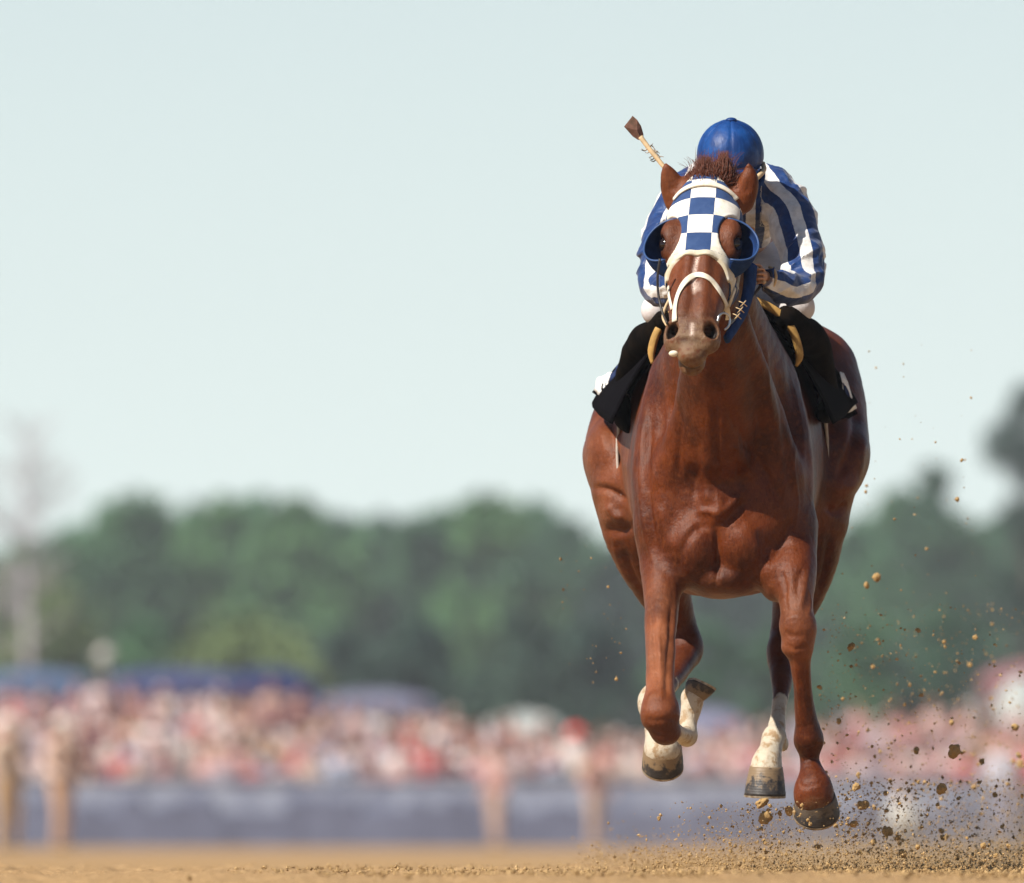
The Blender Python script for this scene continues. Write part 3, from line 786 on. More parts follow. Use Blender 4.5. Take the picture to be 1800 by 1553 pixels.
def strap(name, path, w, t, mat, parent, off=.003, fn=hit2, sub=5):
    A = catmull([[a, b, 0] for a, b in path], sub)
    P, Nn = [], []
    for a in A:
        r = fn(a[0], a[1], off)
        if r is not None: P.append(r[0]); Nn.append(r[1])
    P = np.array(P); Nn = np.array(Nn)
    for _ in range(2):
        P[1:-1] = (P[:-2] + P[1:-1] * 2 + P[2:]) / 4; Nn[1:-1] = (Nn[:-2] + Nn[1:-1] * 2 + Nn[2:]) / 4
    V, F = tube(P, 1, 12, (w, t), Nn)
    return mesh_obj(name, V, F, mat, parent, True)
strap("noseband", [(1187, 566), (1188, 540), (1195, 514), (1209, 492), (1227, 484), (1245, 490), (1260, 507), (1271, 527), (1278, 547), (1278, 562)], .0090, .0022, white_strap_m, horse, .004)
strap("browband", [(1186, 352), (1197, 339), (1214, 329), (1230, 325), (1248, 325), (1265, 329), (1282, 339), (1295, 352)], .0075, .0032, white_strap_m, horse, .004)
strap("cheek_strap", [(1177, 505), (1178, 522), (1183, 545)], .005, .0025, white_strap_m, horse, .004)
strap("cheek_strap", [(1290, 508), (1285, 522), (1279, 538)], .007, .003, white_strap_m, horse, .004)
def px_tube(name, pts, r, mat, parent, sub=6, seg=8, taper=None):
    A = catmull([at(*p) for p in pts], sub)
    R = r if taper is None else np.linspace(r, r * taper, len(A))
    V, F = tube(A, R, seg)
    return mesh_obj(name, V, F, mat, parent, True)
px_tube("bit_ring", [(1261, 566, -.79), (1264, 556, -.785), (1271, 551, -.775), (1279, 554, -.765), (1283, 562, -.76), (1281, 573, -.765), (1274, 580, -.775)], .0032, metal_m, horse)
px_tube("cheek_strap", [(1160, 455, -.70), (1156, 485, -.70), (1157, 515, -.70), (1163, 545, -.72), (1173, 570, -.76)], .0036, black_leather_m, horse)
px_tube("rein", [(1280, 572, -.765), (1292, 560, -.64), (1308, 540, -.45), (1326, 518, -.26), (1336, 504, -.18)], .0045, black_leather_m, horse)
px_tube("rein", [(1172, 572, -.75), (1166, 560, -.62), (1168, 545, -.45), (1180, 520, -.25), (1190, 503, -.15)], .0045, tan_strap_m, horse)
# blue tongue of the hood hanging along the jaw, laced up
A = catmull([at(*p) for p in [(1319, 466, -.47), (1317, 503, -.50), (1308, 540, -.55), (1293, 571, -.62), (1277, 597, -.69)]], 6)
hintn = [nrm((.75, -.65, 0))] * len(A)
V, F = tube(A, np.linspace(1.1, .62, len(A)), 12, (.021, .013), hintn)
mesh_obj("jaw_flap", V, F, blue_m, hood, True)
lace = MB()
for k in range(3):
    y = 534 + k * 11; x = 1306 - k * 5.2
    V, F = tube([at(x - 7, y - 4, -.645 - k * .022), at(x, y - 1, -.66 - k * .022), at(x + 7, y + 5, -.645 - k * .022)], .0015, 6); lace.add(V, F)
    V, F = tube([at(x - 5, y + 6, -.645 - k * .022), at(x, y + 1, -.662 - k * .022), at(x + 5, y - 5, -.645 - k * .022)], .0015, 6); lace.add(V, F)
lace.build("lacing", tan_strap_m, horse, True)
V, F = sphere(at(1184, 622, -.80), (.014, .008, .009)); mesh_obj("bit_guard", V, F, white_strap_m, horse)

# forelock blown up between the ears; short mane behind
hair_m, N, L, B = new_mat("mane_hair")
L.new(mixc(N, L, noise(N, L, 120, 3), (.15, .036, .011), (.07, .015, .005)), B.inputs["Base Color"]); B.inputs["Roughness"].default_value = .5
hr = MB()
tips = [(1229, 281), (1236, 273), (1246, 277), (1257, 284), (1273, 266), (1279, 278), (1222, 297), (1290, 296), (1263, 289), (1213, 303), (1243, 288), (1300, 304), (1282, 290)]
for k in range(2600):
    tx, ty = tips[k % len(tips)]
    bx = tx * .55 + 1250 * .45 + RNG.normal(0, 11); by = 324 + RNG.normal(0, 4) + abs(bx - 1250) * .10
    tx2 = tx + RNG.normal(0, 5.5); ty2 = ty + abs(RNG.normal(0, 10)) - 2
    yb = -.43 + RNG.uniform(-.02, .03)
    mid = ((bx + tx2) / 2 + RNG.normal(0, 4), (by + ty2) / 2 + RNG.normal(0, 2))
    P = catmull([at(bx, by, yb), at(mid[0], mid[1], yb - .012 + RNG.normal(0, .01)), at(tx2, ty2, yb + .02 + RNG.normal(0, .015))], 3)
    V, F = tube(P, np.linspace(.0011, .0003, len(P)), 3, cap=False); hr.add(V, F)
for k in range(170):
    bx = RNG.uniform(1215, 1290); by = 322 + RNG.normal(0, 3); dx = RNG.normal(6, 14); dy = RNG.uniform(22, 58)
    P = catmull([at(bx, by, -.42), at(bx + dx * .3, by - dy * .55, -.42 + RNG.normal(0, .012)), at(bx + dx * .8, by - dy * .85, -.39 + RNG.normal(0, .02)), at(bx + dx * 1.3, by - dy, -.36 + RNG.normal(0, .02))], 3)
    V, F = tube(P, np.linspace(.0010, .0003, len(P)), 3, cap=False); hr.add(V, F)
hr.build("forelock", hair_m, horse, True)
mn = MB()
for k in range(500):
    t = RNG.uniform(0, 1)
    yy0 = -.38 + .65 * t; px0 = 1248 + 18 * t + RNG.normal(0, 5); py0 = 345 + 150 * t ** .9
    P = catmull([at(px0, py0 + 12, yy0), at(px0 + RNG.normal(8, 8), py0 - 8, yy0 + .03), at(px0 + RNG.normal(12, 12), py0 - 4, yy0 + .09)], 2)
    V, F = tube(P, np.linspace(.002, .0005, len(P)), 3, cap=False); mn.add(V, F)
mn.build("mane", hair_m, horse, True)
tl = MB()
for k in range(260):
    a = RNG.uniform(0, 6.28); r = .03 * RNG.uniform(0, 1) ** .5
    b0 = at(1277, 640, 1.78) + np.array([math.cos(a) * r, math.sin(a) * r, 0])
    e = b0 + np.array([RNG.normal(0, .06), .45 + RNG.normal(0, .08), -.35 + RNG.normal(0, .08)])
    P = catmull([b0, b0 + np.array([math.cos(a) * .03, .18, -.05]), e], 3)
    V, F = tube(P, np.linspace(.005, .001, len(P)), 3, cap=False); tl.add(V, F)
tl.build("tail", hair_m, horse, True)

# ------------------------------------------------------------------ saddle with its cloths and girth
def torso_pt(Y, th, off, s=1):
    cx, zc, a, bu, bl, nu, nl = [float(q) for q in torso_par(np.float64(Y))]
    nn, b = (nu, bu) if th >= 0 else (nl, bl)
    c, q = abs(math.cos(th)), abs(math.sin(th))
    x = a * c ** (2 / nn); z = b * q ** (2 / nn) * (1 if th >= 0 else -1)
    nx, nz = math.cos(th) / a, math.sin(th) / b; l = math.hypot(nx, nz)
    return np.array([cx + s * (x + off * nx / l), Y, zc + z + off * nz / l])
cloth_m = simple("black_saddle_cloth", (.004, .0035, .005), .95, .3, 50, .4, .003, .03)
boot_m = simple("black_boot_leather", (.003, .0025, .0025), .8, .4, 25, .4, .003, .02, col2=(.008, .0055, .004))
pad_m = simple("yellow_tan_pad", (.46, .27, .08), .6, .3, 35, .3, .002, .25)
flap_m = simple("brown_saddle_leather", (.030, .014, .009), .5, .3, 30, .3, .002, .3)
saddle = empty("racing_saddle", at(1270, 520, .65), "small racing saddle with yellow pommel roll, black cloth and white girth strapped on the horse", "saddle")
# cloth sheet
V, F = [], []; nu_, nv_ = 44, 16
for i in range(nu_ + 1):
    t = -1 + 2 * i / nu_
    s = 1 if t >= 0 else -1
    for j in range(nv_ + 1):
        Y = .42 + .56 * j / nv_
        th = math.radians(90 - abs(t) * (73 + 3 * j / nv_))
        fl = .018 + .13 * max(0, abs(t) - .45) ** 1.4  + .05 * max(0, abs(t) - .6) * (j / nv_)
        V.append(torso_pt(Y, th, fl, s))
for i in range(nu_):
    for j in range(nv_): F.append((i * (nv_ + 1) + j, i * (nv_ + 1) + j + 1, (i + 1) * (nv_ + 1) + j + 1, (i + 1) * (nv_ + 1) + j))
o = mesh_obj("saddle_cloth", V, F, cloth_m, saddle, True)
md = o.modifiers.new("thick", 'SOLIDIFY'); md.thickness = .008; md.offset = 1
# pommel arch and seat
arc = [(1147, 640), (1145, 622), (1149, 600), (1159, 577), (1176, 556), (1205, 534), (1240, 520), (1290, 517), (1330, 530), (1354, 541), (1377, 558), (1394, 583), (1403, 610), (1405, 630), (1399, 644)]
A0 = catmull([at(a, b, .34) for a, b in arc], 4)
V, F = tube(A0, np.concatenate([np.linspace(.4, 1, 6), np.ones(len(A0) - 12), np.linspace(1, .4, 6)]), 12, (.0115, .0095), [nrm((p[0] - A0[:, 0].mean(), -.6, p[2] - 1.45)) for p in A0])
mesh_obj("pommel_roll", V, F, pad_m, saddle, True)
V, F = [], []; n = len(A0); cxm = at(1272, 600, .34)
for j in range(9):
    t = j / 8
    for p in A0:
        q = cxm + (p - cxm) * (1.0 - .03 * t); q[1] = .345 + .55 * t; q[2] += .05 * max(0, t - .55) * (abs(p[0] - cxm[0]) < .1)
        V.append(q)
for j in range(8):
    for i in range(n - 1): F.append((j * n + i, j * n + i + 1, (j + 1) * n + i + 1, (j + 1) * n + i))
o = mesh_obj("flap", V, F, flap_m, saddle, True)
md = o.modifiers.new("thick", 'SOLIDIFY'); md.thickness = .006; md.offset = 0
# girth right round the barrel
V, F = [], []; n = 72
for Y in (.80, .88):
    for k in range(n):
        th = 2 * math.pi * k / n
        s = 1 if math.cos(th) >= 0 else -1
        thh = math.asin(max(-1, min(1, math.sin(th))))
        V.append(torso_pt(Y, thh, .010, s))
for k in range(n): F.append((k, (k + 1) % n, n + (k + 1) % n, n + k))
girth_m = simple("white_girth_web", (.48, .42, .37), .8, .2, 60, .4, .002, .2)
o = mesh_obj("girth", V, F, girth_m, saddle, True)
md = o.modifiers.new("thick", 'SOLIDIFY'); md.thickness = .008; md.offset = 0
# flying corners of the cloth with the white number panels
def sheet(name, quad, mat, parent, bulge=0.0, n=8, off=0.0, th=.004):
    a, b, c, d = [np.asarray(at(*q), float) for q in quad]
    nn = nrm(np.cross(b - a, d - a)); nn = nn if nn[1] < 0 else -nn
    V, F = [], []
    for i in range(n + 1):
        for j in range(n + 1):
            x, y = i / n, j / n
            p = (a * (1 - x) + b * x) * (1 - y) + (d * (1 - x) + c * x) * y
            V.append(p + nn * (off + bulge * math.sin(math.pi * x) * math.sin(math.pi * y) + .004 * math.sin(7 * x + 5 * y)))
    for i in range(n):
        for j in range(n): F.append((i * (n + 1) + j, (i + 1) * (n + 1) + j, (i + 1) * (n + 1) + j + 1, i * (n + 1) + j + 1))
    o = mesh_obj(name, V, F, mat, parent, True)
    md = o.modifiers.new("thick", 'SOLIDIFY'); md.thickness = th; md.offset = 0
    return o
panel_m = simple("white_number_cloth", (.82, .82, .80), .8, .1, 40, .3, .002, .2)
navy_m = simple("navy_print", (.03, .05, .14), .8, .3, 60, .2, .001, .2)
c1 = sheet("cloth_corner", [(1108, 632, .80), (1058, 664, .98), (1040, 690, 1.0), (1106, 742, .84)], cloth_m, saddle, .006)
sheet("number_panel", [(1084, 655, .875), (1060, 665, .955), (1050, 687, .965), (1070, 703, .90)], panel_m, c1, .002, 4, .014, .003)
sheet("number_panel", [(1097, 660, .84), (1090, 655, .86), (1078, 690, .885), (1085, 699, .86)], panel_m, c1, .002, 4, .014, .003)
sheet("number_print", [(1069, 672, .925), (1072, 671, .92), (1083, 703, .875), (1063, 700, .93)], cloth_m, c1, .0, 3, .020, .002)
sheet("number_print", [(1098, 640, .83), (1088, 652, .86), (1078, 672, .89), (1090, 668, .86)], navy_m, c1, .0, 3, .021, .002)
c2 = sheet("cloth_corner", [(1440, 640, .80), (1474, 655, .95), (1508, 728, 1.0), (1444, 764, .84)], cloth_m, saddle, .006)
sheet("number_panel", [(1469, 655, .925), (1475, 657, .94), (1500, 719, .975), (1480, 729, .93)], panel_m, c2, .0, 4, .014, .003)
sheet("number_print", [(1470, 677, .925), (1475, 682, .935), (1486, 704, .95), (1480, 700, .93)], navy_m, c2, .0, 3, .020, .002)

# stirrup irons
for px_, py_, Y_s, sd in ((1455, 716, .74, 1), (1097, 722, .73, -1)):
    pts = [at(px_ + dx, py_ + dy, Y_s + dd) for dx, dy, dd in ((-17, 6, .01), (-15, -14, 0), (-6, -28, -.01), (6, -28, -.01), (15, -14, 0), (17, 6, .01), (8, 17, .01), (-8, 17, .01), (-17, 6, .01))]
    V, F = tube(catmull(pts, 4), .0042, 8)
    st = mesh_obj("stirrup", V, F, metal_m, saddle, True)
    V, F = tube([at(px_, py_ - 28, Y_s), at(px_ - sd * 14, py_ - 90, .68), at(px_ - sd * 40, py_ - 150, .62)], 1, 8, (.012, .003), [(sd, -.3, 0)] * 3)
    mesh_obj("stirrup_leather", V, F, boot_m, saddle, True)
# ------------------------------------------------------------------ the jockey
jock = empty("person", at(1285, 450, .55), "jockey crouched low over the galloping horse in blue and white striped silks and blue cap", "person")
skin_m = simple("skin", (.50, .27, .17), .5, .15, 40, .2, .001, .35)
glove_m = simple("white_glove", (.72, .64, .55), .7, .2, 60, .3, .001, .2)
armL = [(1362, 338, .32, 33), (1390, 376, .25, 36), (1405, 422, .17, 33), (1412, 465, .10, 29), (1408, 500, .03, 25), (1385, 506, -.06, 23), (1360, 496, -.13, 17), (1343, 488, -.17, 11)]
armR = [(1204, 340, .32, 33), (1180, 385, .27, 31), (1163, 430, .20, 28), (1152, 470, .12, 26), (1155, 503, .04, 24), (1172, 505, -.04, 20), (1188, 497, -.11, 15), (1196, 490, -.15, 11)]
torsoJ = [
    ell(at(1282, 356, .48), (m(100), .24, m(74)), k=.06),
    ell(at(1282, 330, .34), (m(84), .12, m(44)), k=.05),
    chain([(1283, 340, .42, 66), (1284, 360, .62, 70), (1285, 410, .84, 68), (1285, 450, .95, 62)], .05),
    chain([(1284, 335, .32, 22), (1284, 312, .18, 20), (1284, 300, .10, 20)], .03),
]
def grow(prims_pts, g): return [(a, b, c, r + g) for a, b, c, r in prims_pts]
thighs = [chain([(1250, 450, .95, 50), (1205, 500, .66, 38), (1154, 546, .40, 20)], .04), chain([(1322, 450, .95, 50), (1362, 500, .66, 38), (1402, 540, .42, 22)], .04)]
shinL = [(1384, 560, .36, 20), (1404, 580, .43, 26), (1428, 600, .55, 26), (1446, 655, .74, 21), (1456, 695, .86, 16)]
shinR = [(1168, 566, .35, 18), (1152, 588, .43, 24), (1128, 605, .55, 26), (1108, 655, .72, 22), (1098, 695, .84, 17)]
footL = [(1456, 700, .86, 16), (1455, 716, .78, 17), (1450, 728, .66, 14), (1446, 732, .58, 9)]
footR = [(1097, 700, .84, 17), (1096, 718, .76, 19), (1099, 738, .64, 16), (1104, 752, .56, 10)]
headJ = [ell(at(1284, 272, .08), (m(43), .085, m(50)), k=.02), ell(at(1285, 312, .02), (m(30), .055, m(26)), k=.03),
         ell(at(1286, 306, -.045), (m(6), .018, m(10)), k=.012), ell(at(1286, 325, -.03), (m(15), .022, m(9)), k=.012)]
for sx in (-1, 1):
    headJ.append(ell(at(1285 + sx * 44, 292, .09), (m(5), .018, m(14)), k=.008))
    headJ.append(ell(at(1285 + sx * 14, 293, -.035), (m(8), .012, m(5)), k=.008, op='s'))
def handset(cx, cy, Y, s):
    """closed fist round the rein: palm, four separate curled fingers and a thumb; s = side the knuckles face"""
    P = [chain([(cx + s * 9, cy - 2, Y + .03, 9), (cx, cy, Y, 12)], .01), ell(at(cx, cy, Y), (m(11), .020, m(15)), k=.01)]
    for k in range(4):
        y = cy - 13 + k * 8.2; r = (4.4, 4.7, 4.5, 3.8)[k]; l = (1, 1.1, 1.04, .85)[k]
        P.append(chain([(cx + s * 5, y + 2, Y - .012, r), (cx + s * 2, y, Y - .036 * l, r), (cx - s * 8 * l, y + 1, Y - .038 * l, r * .95), (cx - s * 12 * l, y + 2, Y - .018, r * .85), (cx - s * 7, y + 3, Y - .006, r * .75)], .003))
    P.append(chain([(cx + s * 2, cy - 11, Y, 6), (cx - s * 4, cy - 20, Y - .012, 5), (cx - s * 11, cy - 20, Y - .030, 4.2), (cx - s * 15, cy - 14, Y - .036, 3.6)], .005))
    return P
handsJ = handset(1338, 486, -.185, 1) + handset(1199, 488, -.165, -1)
jx = np.arange(at(1035, 0, .8)[0], at(1480, 0, .8)[0], .0045); jy = steps([(-.26, .45, .0045), (.45, 1.15, .009)]); jz = np.arange(at(0, 775, .6)[2], at(0, 215, .1)[2], .0045)
bodyJ = torsoJ + [chain(grow(armL, -7), .02), chain(grow(armR, -7), .02)] + thighs + [chain(shinL, .02), chain(shinR, .02), chain(footL, .015), chain(footR, .015)] + headJ + handsJ
F0 = evaluate(bodyJ, jx, jy, jz)
V, Fc = surface_nets(F0 + .003, jx, jy, jz); V = smooth_mesh(V, Fc, 2)
mesh_obj("body", V, Fc, skin_m, jock, True)
# silks
silk_m, N, L, B = new_mat("striped_silk")
uvn = N.new("ShaderNodeUVMap"); sp = N.new("ShaderNodeSeparateXYZ"); L.new(uvn.outputs[0], sp.inputs[0])
wv = noise(N, L, 18, 3)
cu = math_n(N, L, 'ADD', sp.outputs[0], math_n(N, L, 'MULTIPLY', math_n(N, L, 'SUBTRACT', wv, .5), .16))
isb = math_n(N, L, 'LESS_THAN', math_n(N, L, 'FRACT', cu), .49)
n5 = noise(N, L, 35, 5)
cw = mixc(N, L, ramp(N, L, n5, .4, .7), (.68, .67, .66), (.52, .50, .48)); cb = mixc(N, L, ramp(N, L, n5, .4, .7), (.002, .024, .115), (.004, .040, .165))
L.new(mixc(N, L, isb, cw, cb), B.inputs["Base Color"]); B.inputs["Roughness"].default_value = .5
B.inputs["Specular IOR Level"].default_value = .35; B.inputs["Sheen Weight"].default_value = .15
hb1 = bump(N, L, B, noise(N, L, 14, 4, .6, stretch=(1, 1, 2.2)), .6, .012); bump(N, L, B, n5, .35, .004, hb1)
chL, chR = chain(grow(armL, 5), .02), chain(grow(armR, 5), .02)
Fj = evaluate(torsoJ + [chL, chR], jx, jy, jz)
X, Y_, Z = jx[:, None, None], jy[None, :, None], jz[None, None, :]
fold = np.abs(vnoise(X * 16 + 3 * vnoise(X * 9, Y_ * 9, Z * 9), Y_ * 9, Z * 22)) - .3
fold2 = np.abs(vnoise(X * 12, Y_ * 9, Z * 14 + X * 8)) - .3
ridge = (1 - np.abs(vnoise(X * 10 + 2 * vnoise(X * 6, Y_ * 6, Z * 6), Y_ * 7, Z * 15 - X * 8))) ** 3
Fj = Fj + .009 * fold + .010 * fold2 - .013 * ridge + .002
waist = (X * 0 + Y_ - .98)
cuffL = -(np.sqrt((X - at(1340, 487, -.17)[0]) ** 2 + (Y_ + .18) ** 2 + (Z - at(1340, 487, -.17)[2]) ** 2) - .030)
cuffR = -(np.sqrt((X - at(1198, 488, -.15)[0]) ** 2 + (Y_ + .16) ** 2 + (Z - at(1198, 488, -.15)[2]) ** 2) - .030)
collar = -(np.sqrt((X - at(1284, 290, .08)[0]) ** 2 + (Y_ - .08) ** 2 + (Z - at(1284, 290, .08)[2]) ** 2) - .085)
Fj = np.maximum(np.maximum(Fj, waist), np.maximum(np.maximum(cuffL, cuffR), collar)).astype(np.float32)
V, Fc = surface_nets(Fj, jx, jy, jz); V = smooth_mesh(V, Fc, 2)
def arm_coord(pts, V, outer):
    A = catmull(np.array([list(at(p[0], p[1], p[2])) for p in pts]), 24)
    i = np.empty(len(V), int); D = np.empty(len(V))
    for c0 in range(0, len(V), 20000):
        q = np.linalg.norm(V[c0:c0 + 20000, None, :] - A[None, :, :], axis=2); i[c0:c0 + 20000] = q.argmin(1); D[c0:c0 + 20000] = q.min(1)
    T = np.gradient(A, axis=0); T /= np.linalg.norm(T, axis=1)[:, None]
    Nn = np.stack([-T[:, 2] * outer, 0 * T[:, 0], T[:, 0] * outer], 1)
    Nn /= np.linalg.norm(Nn, axis=1)[:, None] + 1e-9
    return ((V - A[i]) * Nn[i]).sum(1), D
sL, dL = arm_coord(armL, V, 1); sR, dR = arm_coord(armR, V, -1)
pxm = m(1, .1)
xs_t = V[:, 0] - at(1284, 0, .4)[0]
use = np.where((dL < .105) & (V[:, 0] > at(1338, 0, .3)[0]), 1, np.where((dR < .105) & (V[:, 0] < at(1230, 0, .3)[0]), 2, 0))
uc = np.where(use == 1, (sL / pxm + 27) / 43, np.where(use == 2, (sR / pxm + 27) / 43, (xs_t / pxm + 25) / 34))
mesh_obj("silks", V, Fc, silk_m, jock, True, uv=np.stack([uc + 20, uc * 0], 1))
# breeches and boots
breech_m = simple("white_breeches", (.62, .58, .58), .7, .12, 30, .4, .003, .2)
Fb = evaluate([ell(at(1285, 450, .95), (m(72), .16, m(60)), k=.04)] + [chain([(1250, 450, .95, 53), (1205, 500, .66, 41), (1154, 546, .40, 27)], .04), chain([(1322, 450, .95, 53), (1362, 500, .66, 41), (1402, 540, .42, 30)], .04)], jx, jy, jz)
Fb = (Fb + .006 * fold2).astype(np.float32)
V, Fc = surface_nets(Fb, jx, jy, jz); V = smooth_mesh(V, Fc, 2); mesh_obj("breeches", V, Fc, breech_m, jock, True)
for sh, ft in ((shinL, footL), (shinR, footR)):
    Fb = evaluate([chain(grow(sh, 2.5), .02), chain(grow(ft, 2.5), .015)], jx, jy, jz)
    Fb = (Fb + .005 * fold2).astype(np.float32)
    V, Fc = surface_nets(Fb, jx, jy, jz); V = smooth_mesh(V, Fc, 2); mesh_obj("boot", V, Fc, boot_m, jock, True)
# cap over the helmet
sat_m, N, L, B = new_mat("blue_satin")
n5 = noise(N, L, 22, 5, .6)
L.new(mixc(N, L, ramp(N, L, n5, .35, .7), (.003, .030, .14), (.009, .062, .24)), B.inputs["Base Color"])
B.inputs["Roughness"].default_value = .48; B.inputs["Specular IOR Level"].default_value = .3
hb1 = bump(N, L, B, noise(N, L, 16, 3, .6, stretch=(1.5, 1, .6)), .4, .012); bump(N, L, B, noise(N, L, 90, 4), .15, .002, hb1)
C0 = at(1284, 272, .08); V, F = [], []; nu_, nv_ = 96, 30
tilt = math.radians(14)
for j in range(nv_ + 1):
    ph = math.radians(112) * j / nv_
    for i in range(nu_):
        a = 2 * math.pi * i / nu_
        seam = 1 - .024 * math.exp(-((((a * 6 / (2 * math.pi)) + .5) % 1 - .5) / .045) ** 2) * min(1, j / 4)
        puck = 1 + .006 * math.sin(31 * a) * (j / nv_) ** 3
        gather = 1 - .05 * max(0, (j / nv_ - .88) / .12)
        r = seam * puck * gather * (1 - .012 * abs(math.cos(3 * a)) ** 4) * (1 + .006 * float(vnoise(np.float64(2.5 * math.sin(a) + 9), np.float64(2.5 * math.cos(a)), np.float64(j / 9))))
        x, y, z = m(59) * r * math.sin(ph) * math.sin(a), -.115 * r * math.sin(ph) * math.cos(a), m(62) * r * math.cos(ph)
        y2 = y * math.cos(tilt) - z * math.sin(tilt); z2 = y * math.sin(tilt) * 1.0 + z * math.cos(tilt)
        V.append(C0 + np.array([x, y2, z2]))
for j in range(nv_):
    for i in range(nu_): F.append((j * nu_ + i, (j + 1) * nu_ + i, (j + 1) * nu_ + (i + 1) % nu_, j * nu_ + (i + 1) % nu_))
cap = mesh_obj("riding_cap", V, F, sat_m, jock, True)
md = cap.modifiers.new("thick", 'SOLIDIFY'); md.thickness = .006; md.offset = -1
V, F = sphere(C0 + np.array([0.002, -m(62) * math.sin(tilt), m(62) * math.cos(tilt) - .001]), (m(10), m(9), m(5))); mesh_obj("button", V, F, sat_m, cap)
pk = []; F = []
for i in range(13):
    a = math.radians(-62 + 124 * i / 12)
    for j in range(5):
        r = 1 + .42 * j / 4 * math.cos(a) ** .6
        pk.append(C0 + np.array([m(56) * math.sin(a) * (1 + .05 * j / 4), -.108 * r * math.cos(a) - .01, -m(30) - m(24) * j / 4 * math.cos(a)]))
for i in range(12):
    for j in range(4): F.append((i * 5 + j, i * 5 + j + 1, (i + 1) * 5 + j + 1, (i + 1) * 5 + j))
o = mesh_obj("peak", pk, F, sat_m, cap, True); md = o.modifiers.new("thick", 'SOLIDIFY'); md.thickness = .005
px_tube("goggle_strap", [(1341, 288, .10), (1343, 298, .06), (1337, 307, .01), (1325, 316, -.03), (1308, 320, -.05)], .0075, tan_strap_m, jock)
px_tube("chin_strap", [(1340, 300, .09), (1339, 316, .06), (1330, 328, .02), (1310, 336, -.01)], .009, blue_m, jock)
px_tube("wristband", [(1352, 470, -.15), (1360, 474, -.165), (1364, 486, -.175), (1361, 500, -.17), (1354, 510, -.155)], .0045, tan_strap_m, jock)

# ------------------------------------------------------------------ the whip in his left hand
whip = empty("riding_whip", at(1338, 490, -.19), "thin tan riding whip with a brown leather flap pointing up behind the horse's ear", "whip")
wp = [(1344, 498, -.20), (1325, 474, -.17), (1262, 404, -.02), (1205, 338, .06), (1165, 291, .10), (1140, 260, .12), (1126, 241, .13)]
px_tube("shaft", wp, .0062, tan_strap_m, whip, taper=1.25)
whip_flap_m = simple("brown_whip_leather", (.20, .10, .075), .6, .45, 55, .4, .002, .3, col2=(.11, .065, .045))
out = [(1128, 247), (1121, 246), (1112, 240), (1097, 223), (1112, 204), (1120, 211), (1127, 222), (1131, 236), (1131, 243)]
V = [at(a, b, .128 + .010 * math.sin(i)) for i, (a, b) in enumerate(out)]
cpt = np.mean(V, axis=0); n = len(V)
VV = [v + np.array([0, -.004, 0]) for v in V] + [v + np.array([0, .004, 0]) for v in V] + [cpt + np.array([0, -.010, 0]), cpt + np.array([0, .006, 0])]
F = [(i, (i + 1) % n, 2 * n) for i in range(n)] + [((i + 1) % n + n, i + n, 2 * n + 1) for i in range(n)] + [(i + n, (i + 1) % n + n, (i + 1) % n, i) for i in range(n)]
mesh_obj("flap", VV, F, whip_flap_m, whip, False)
ft = MB()
for k in range(16):
    t = RNG.uniform(.0, 1); bx, by = 1136 + 20 * t, 256 + 24 * t
    sd = RNG.choice([-1, 1]); ln = RNG.uniform(6, 13)
    P = catmull([at(bx, by, .12), at(bx + sd * ln * .5, by - sd * ln * .4 + 1, .115), at(bx + sd * ln, by - sd * ln * .2 + RNG.normal(2, 3), .11 + RNG.normal(0, .006))], 3)
    V, F = tube(P, np.linspace(.0028, .0010, len(P)), 4); ft.add(V, F)
ft.build("feather_bits", simple("frayed_leather", (.42, .36, .30), .7, .5, 80, .2, .001, .2, col2=(.12, .12, .11)), whip, True)
# ------------------------------------------------------------------ the dirt track
dirt_m, N, L, B = new_mat("track_dirt")
n1 = noise(N, L, .35, 4); n2 = noise(N, L, 28, 6, .65); n3 = noise(N, L, 140, 5, .7)
c = mixc(N, L, ramp(N, L, n1, .3, .7), (.385, .245, .122), (.32, .198, .095))
c = mixc(N, L, ramp(N, L, n2, .42, .72), c, (.44, .29, .150))
c = mixc(N, L, math_n(N, L, 'MULTIPLY', ramp(N, L, n3, .55, .72), .7), c, (.20, .125, .06))
L.new(c, B.inputs["Base Color"]); B.inputs["Roughness"].default_value = .95; B.inputs["Specular IOR Level"].default_value = .1
b1 = bump(N, L, B, n2, .6, .02); bump(N, L, B, n3, .6, .006, b1)
xs = np.unique(np.concatenate([-np.geomspace(2.6, 900, 26)[::-1], np.arange(-2.6, 2.6, .016), np.geomspace(2.6, 900, 26)]))
ys = np.unique(np.concatenate([-40 - np.geomspace(1, 300, 12)[::-1], np.arange(-40, -7, .8), np.arange(-7, 7, .022), np.geomspace(7, 2600, 46)]))
GX, GY = np.meshgrid(xs, ys, indexing='ij')
nz = fbm(GX * 9, GY * 9, GX * 0, 4)
GZ = np.where((np.abs(GX) < 2.7) & (np.abs(GY) < 7.2), .007 * nz + .010 * np.maximum(0, vnoise(GX * 26, GY * 26, 0 * GX) - .25) + .006 * vnoise(GX * 60, GY * 60, 0 * GX), 0)
GZ += .010 * vnoise(GX * .8 + 3, GY * .8, 0 * GX) * (np.abs(GY) < 12)
GZ += (.012 * vnoise(GX * 3.6, GY * 2.2 + 5, 0 * GX) - .016 * np.maximum(0, vnoise(GX * 5 + 7, GY * 3, 0 * GX) - .35)) * (np.abs(GX) < 2.7) * (np.abs(GY) < 7.1)
GZ -= np.where(GY < -5, .015 * np.clip((-5 - GY) / 2, 0, 1), 0)
V = np.stack([GX.ravel(), GY.ravel(), GZ.ravel()], 1)
nx_, ny_ = GX.shape
I, J = np.meshgrid(np.arange(nx_ - 1), np.arange(ny_ - 1), indexing='ij')
q = (I * ny_ + J).ravel()
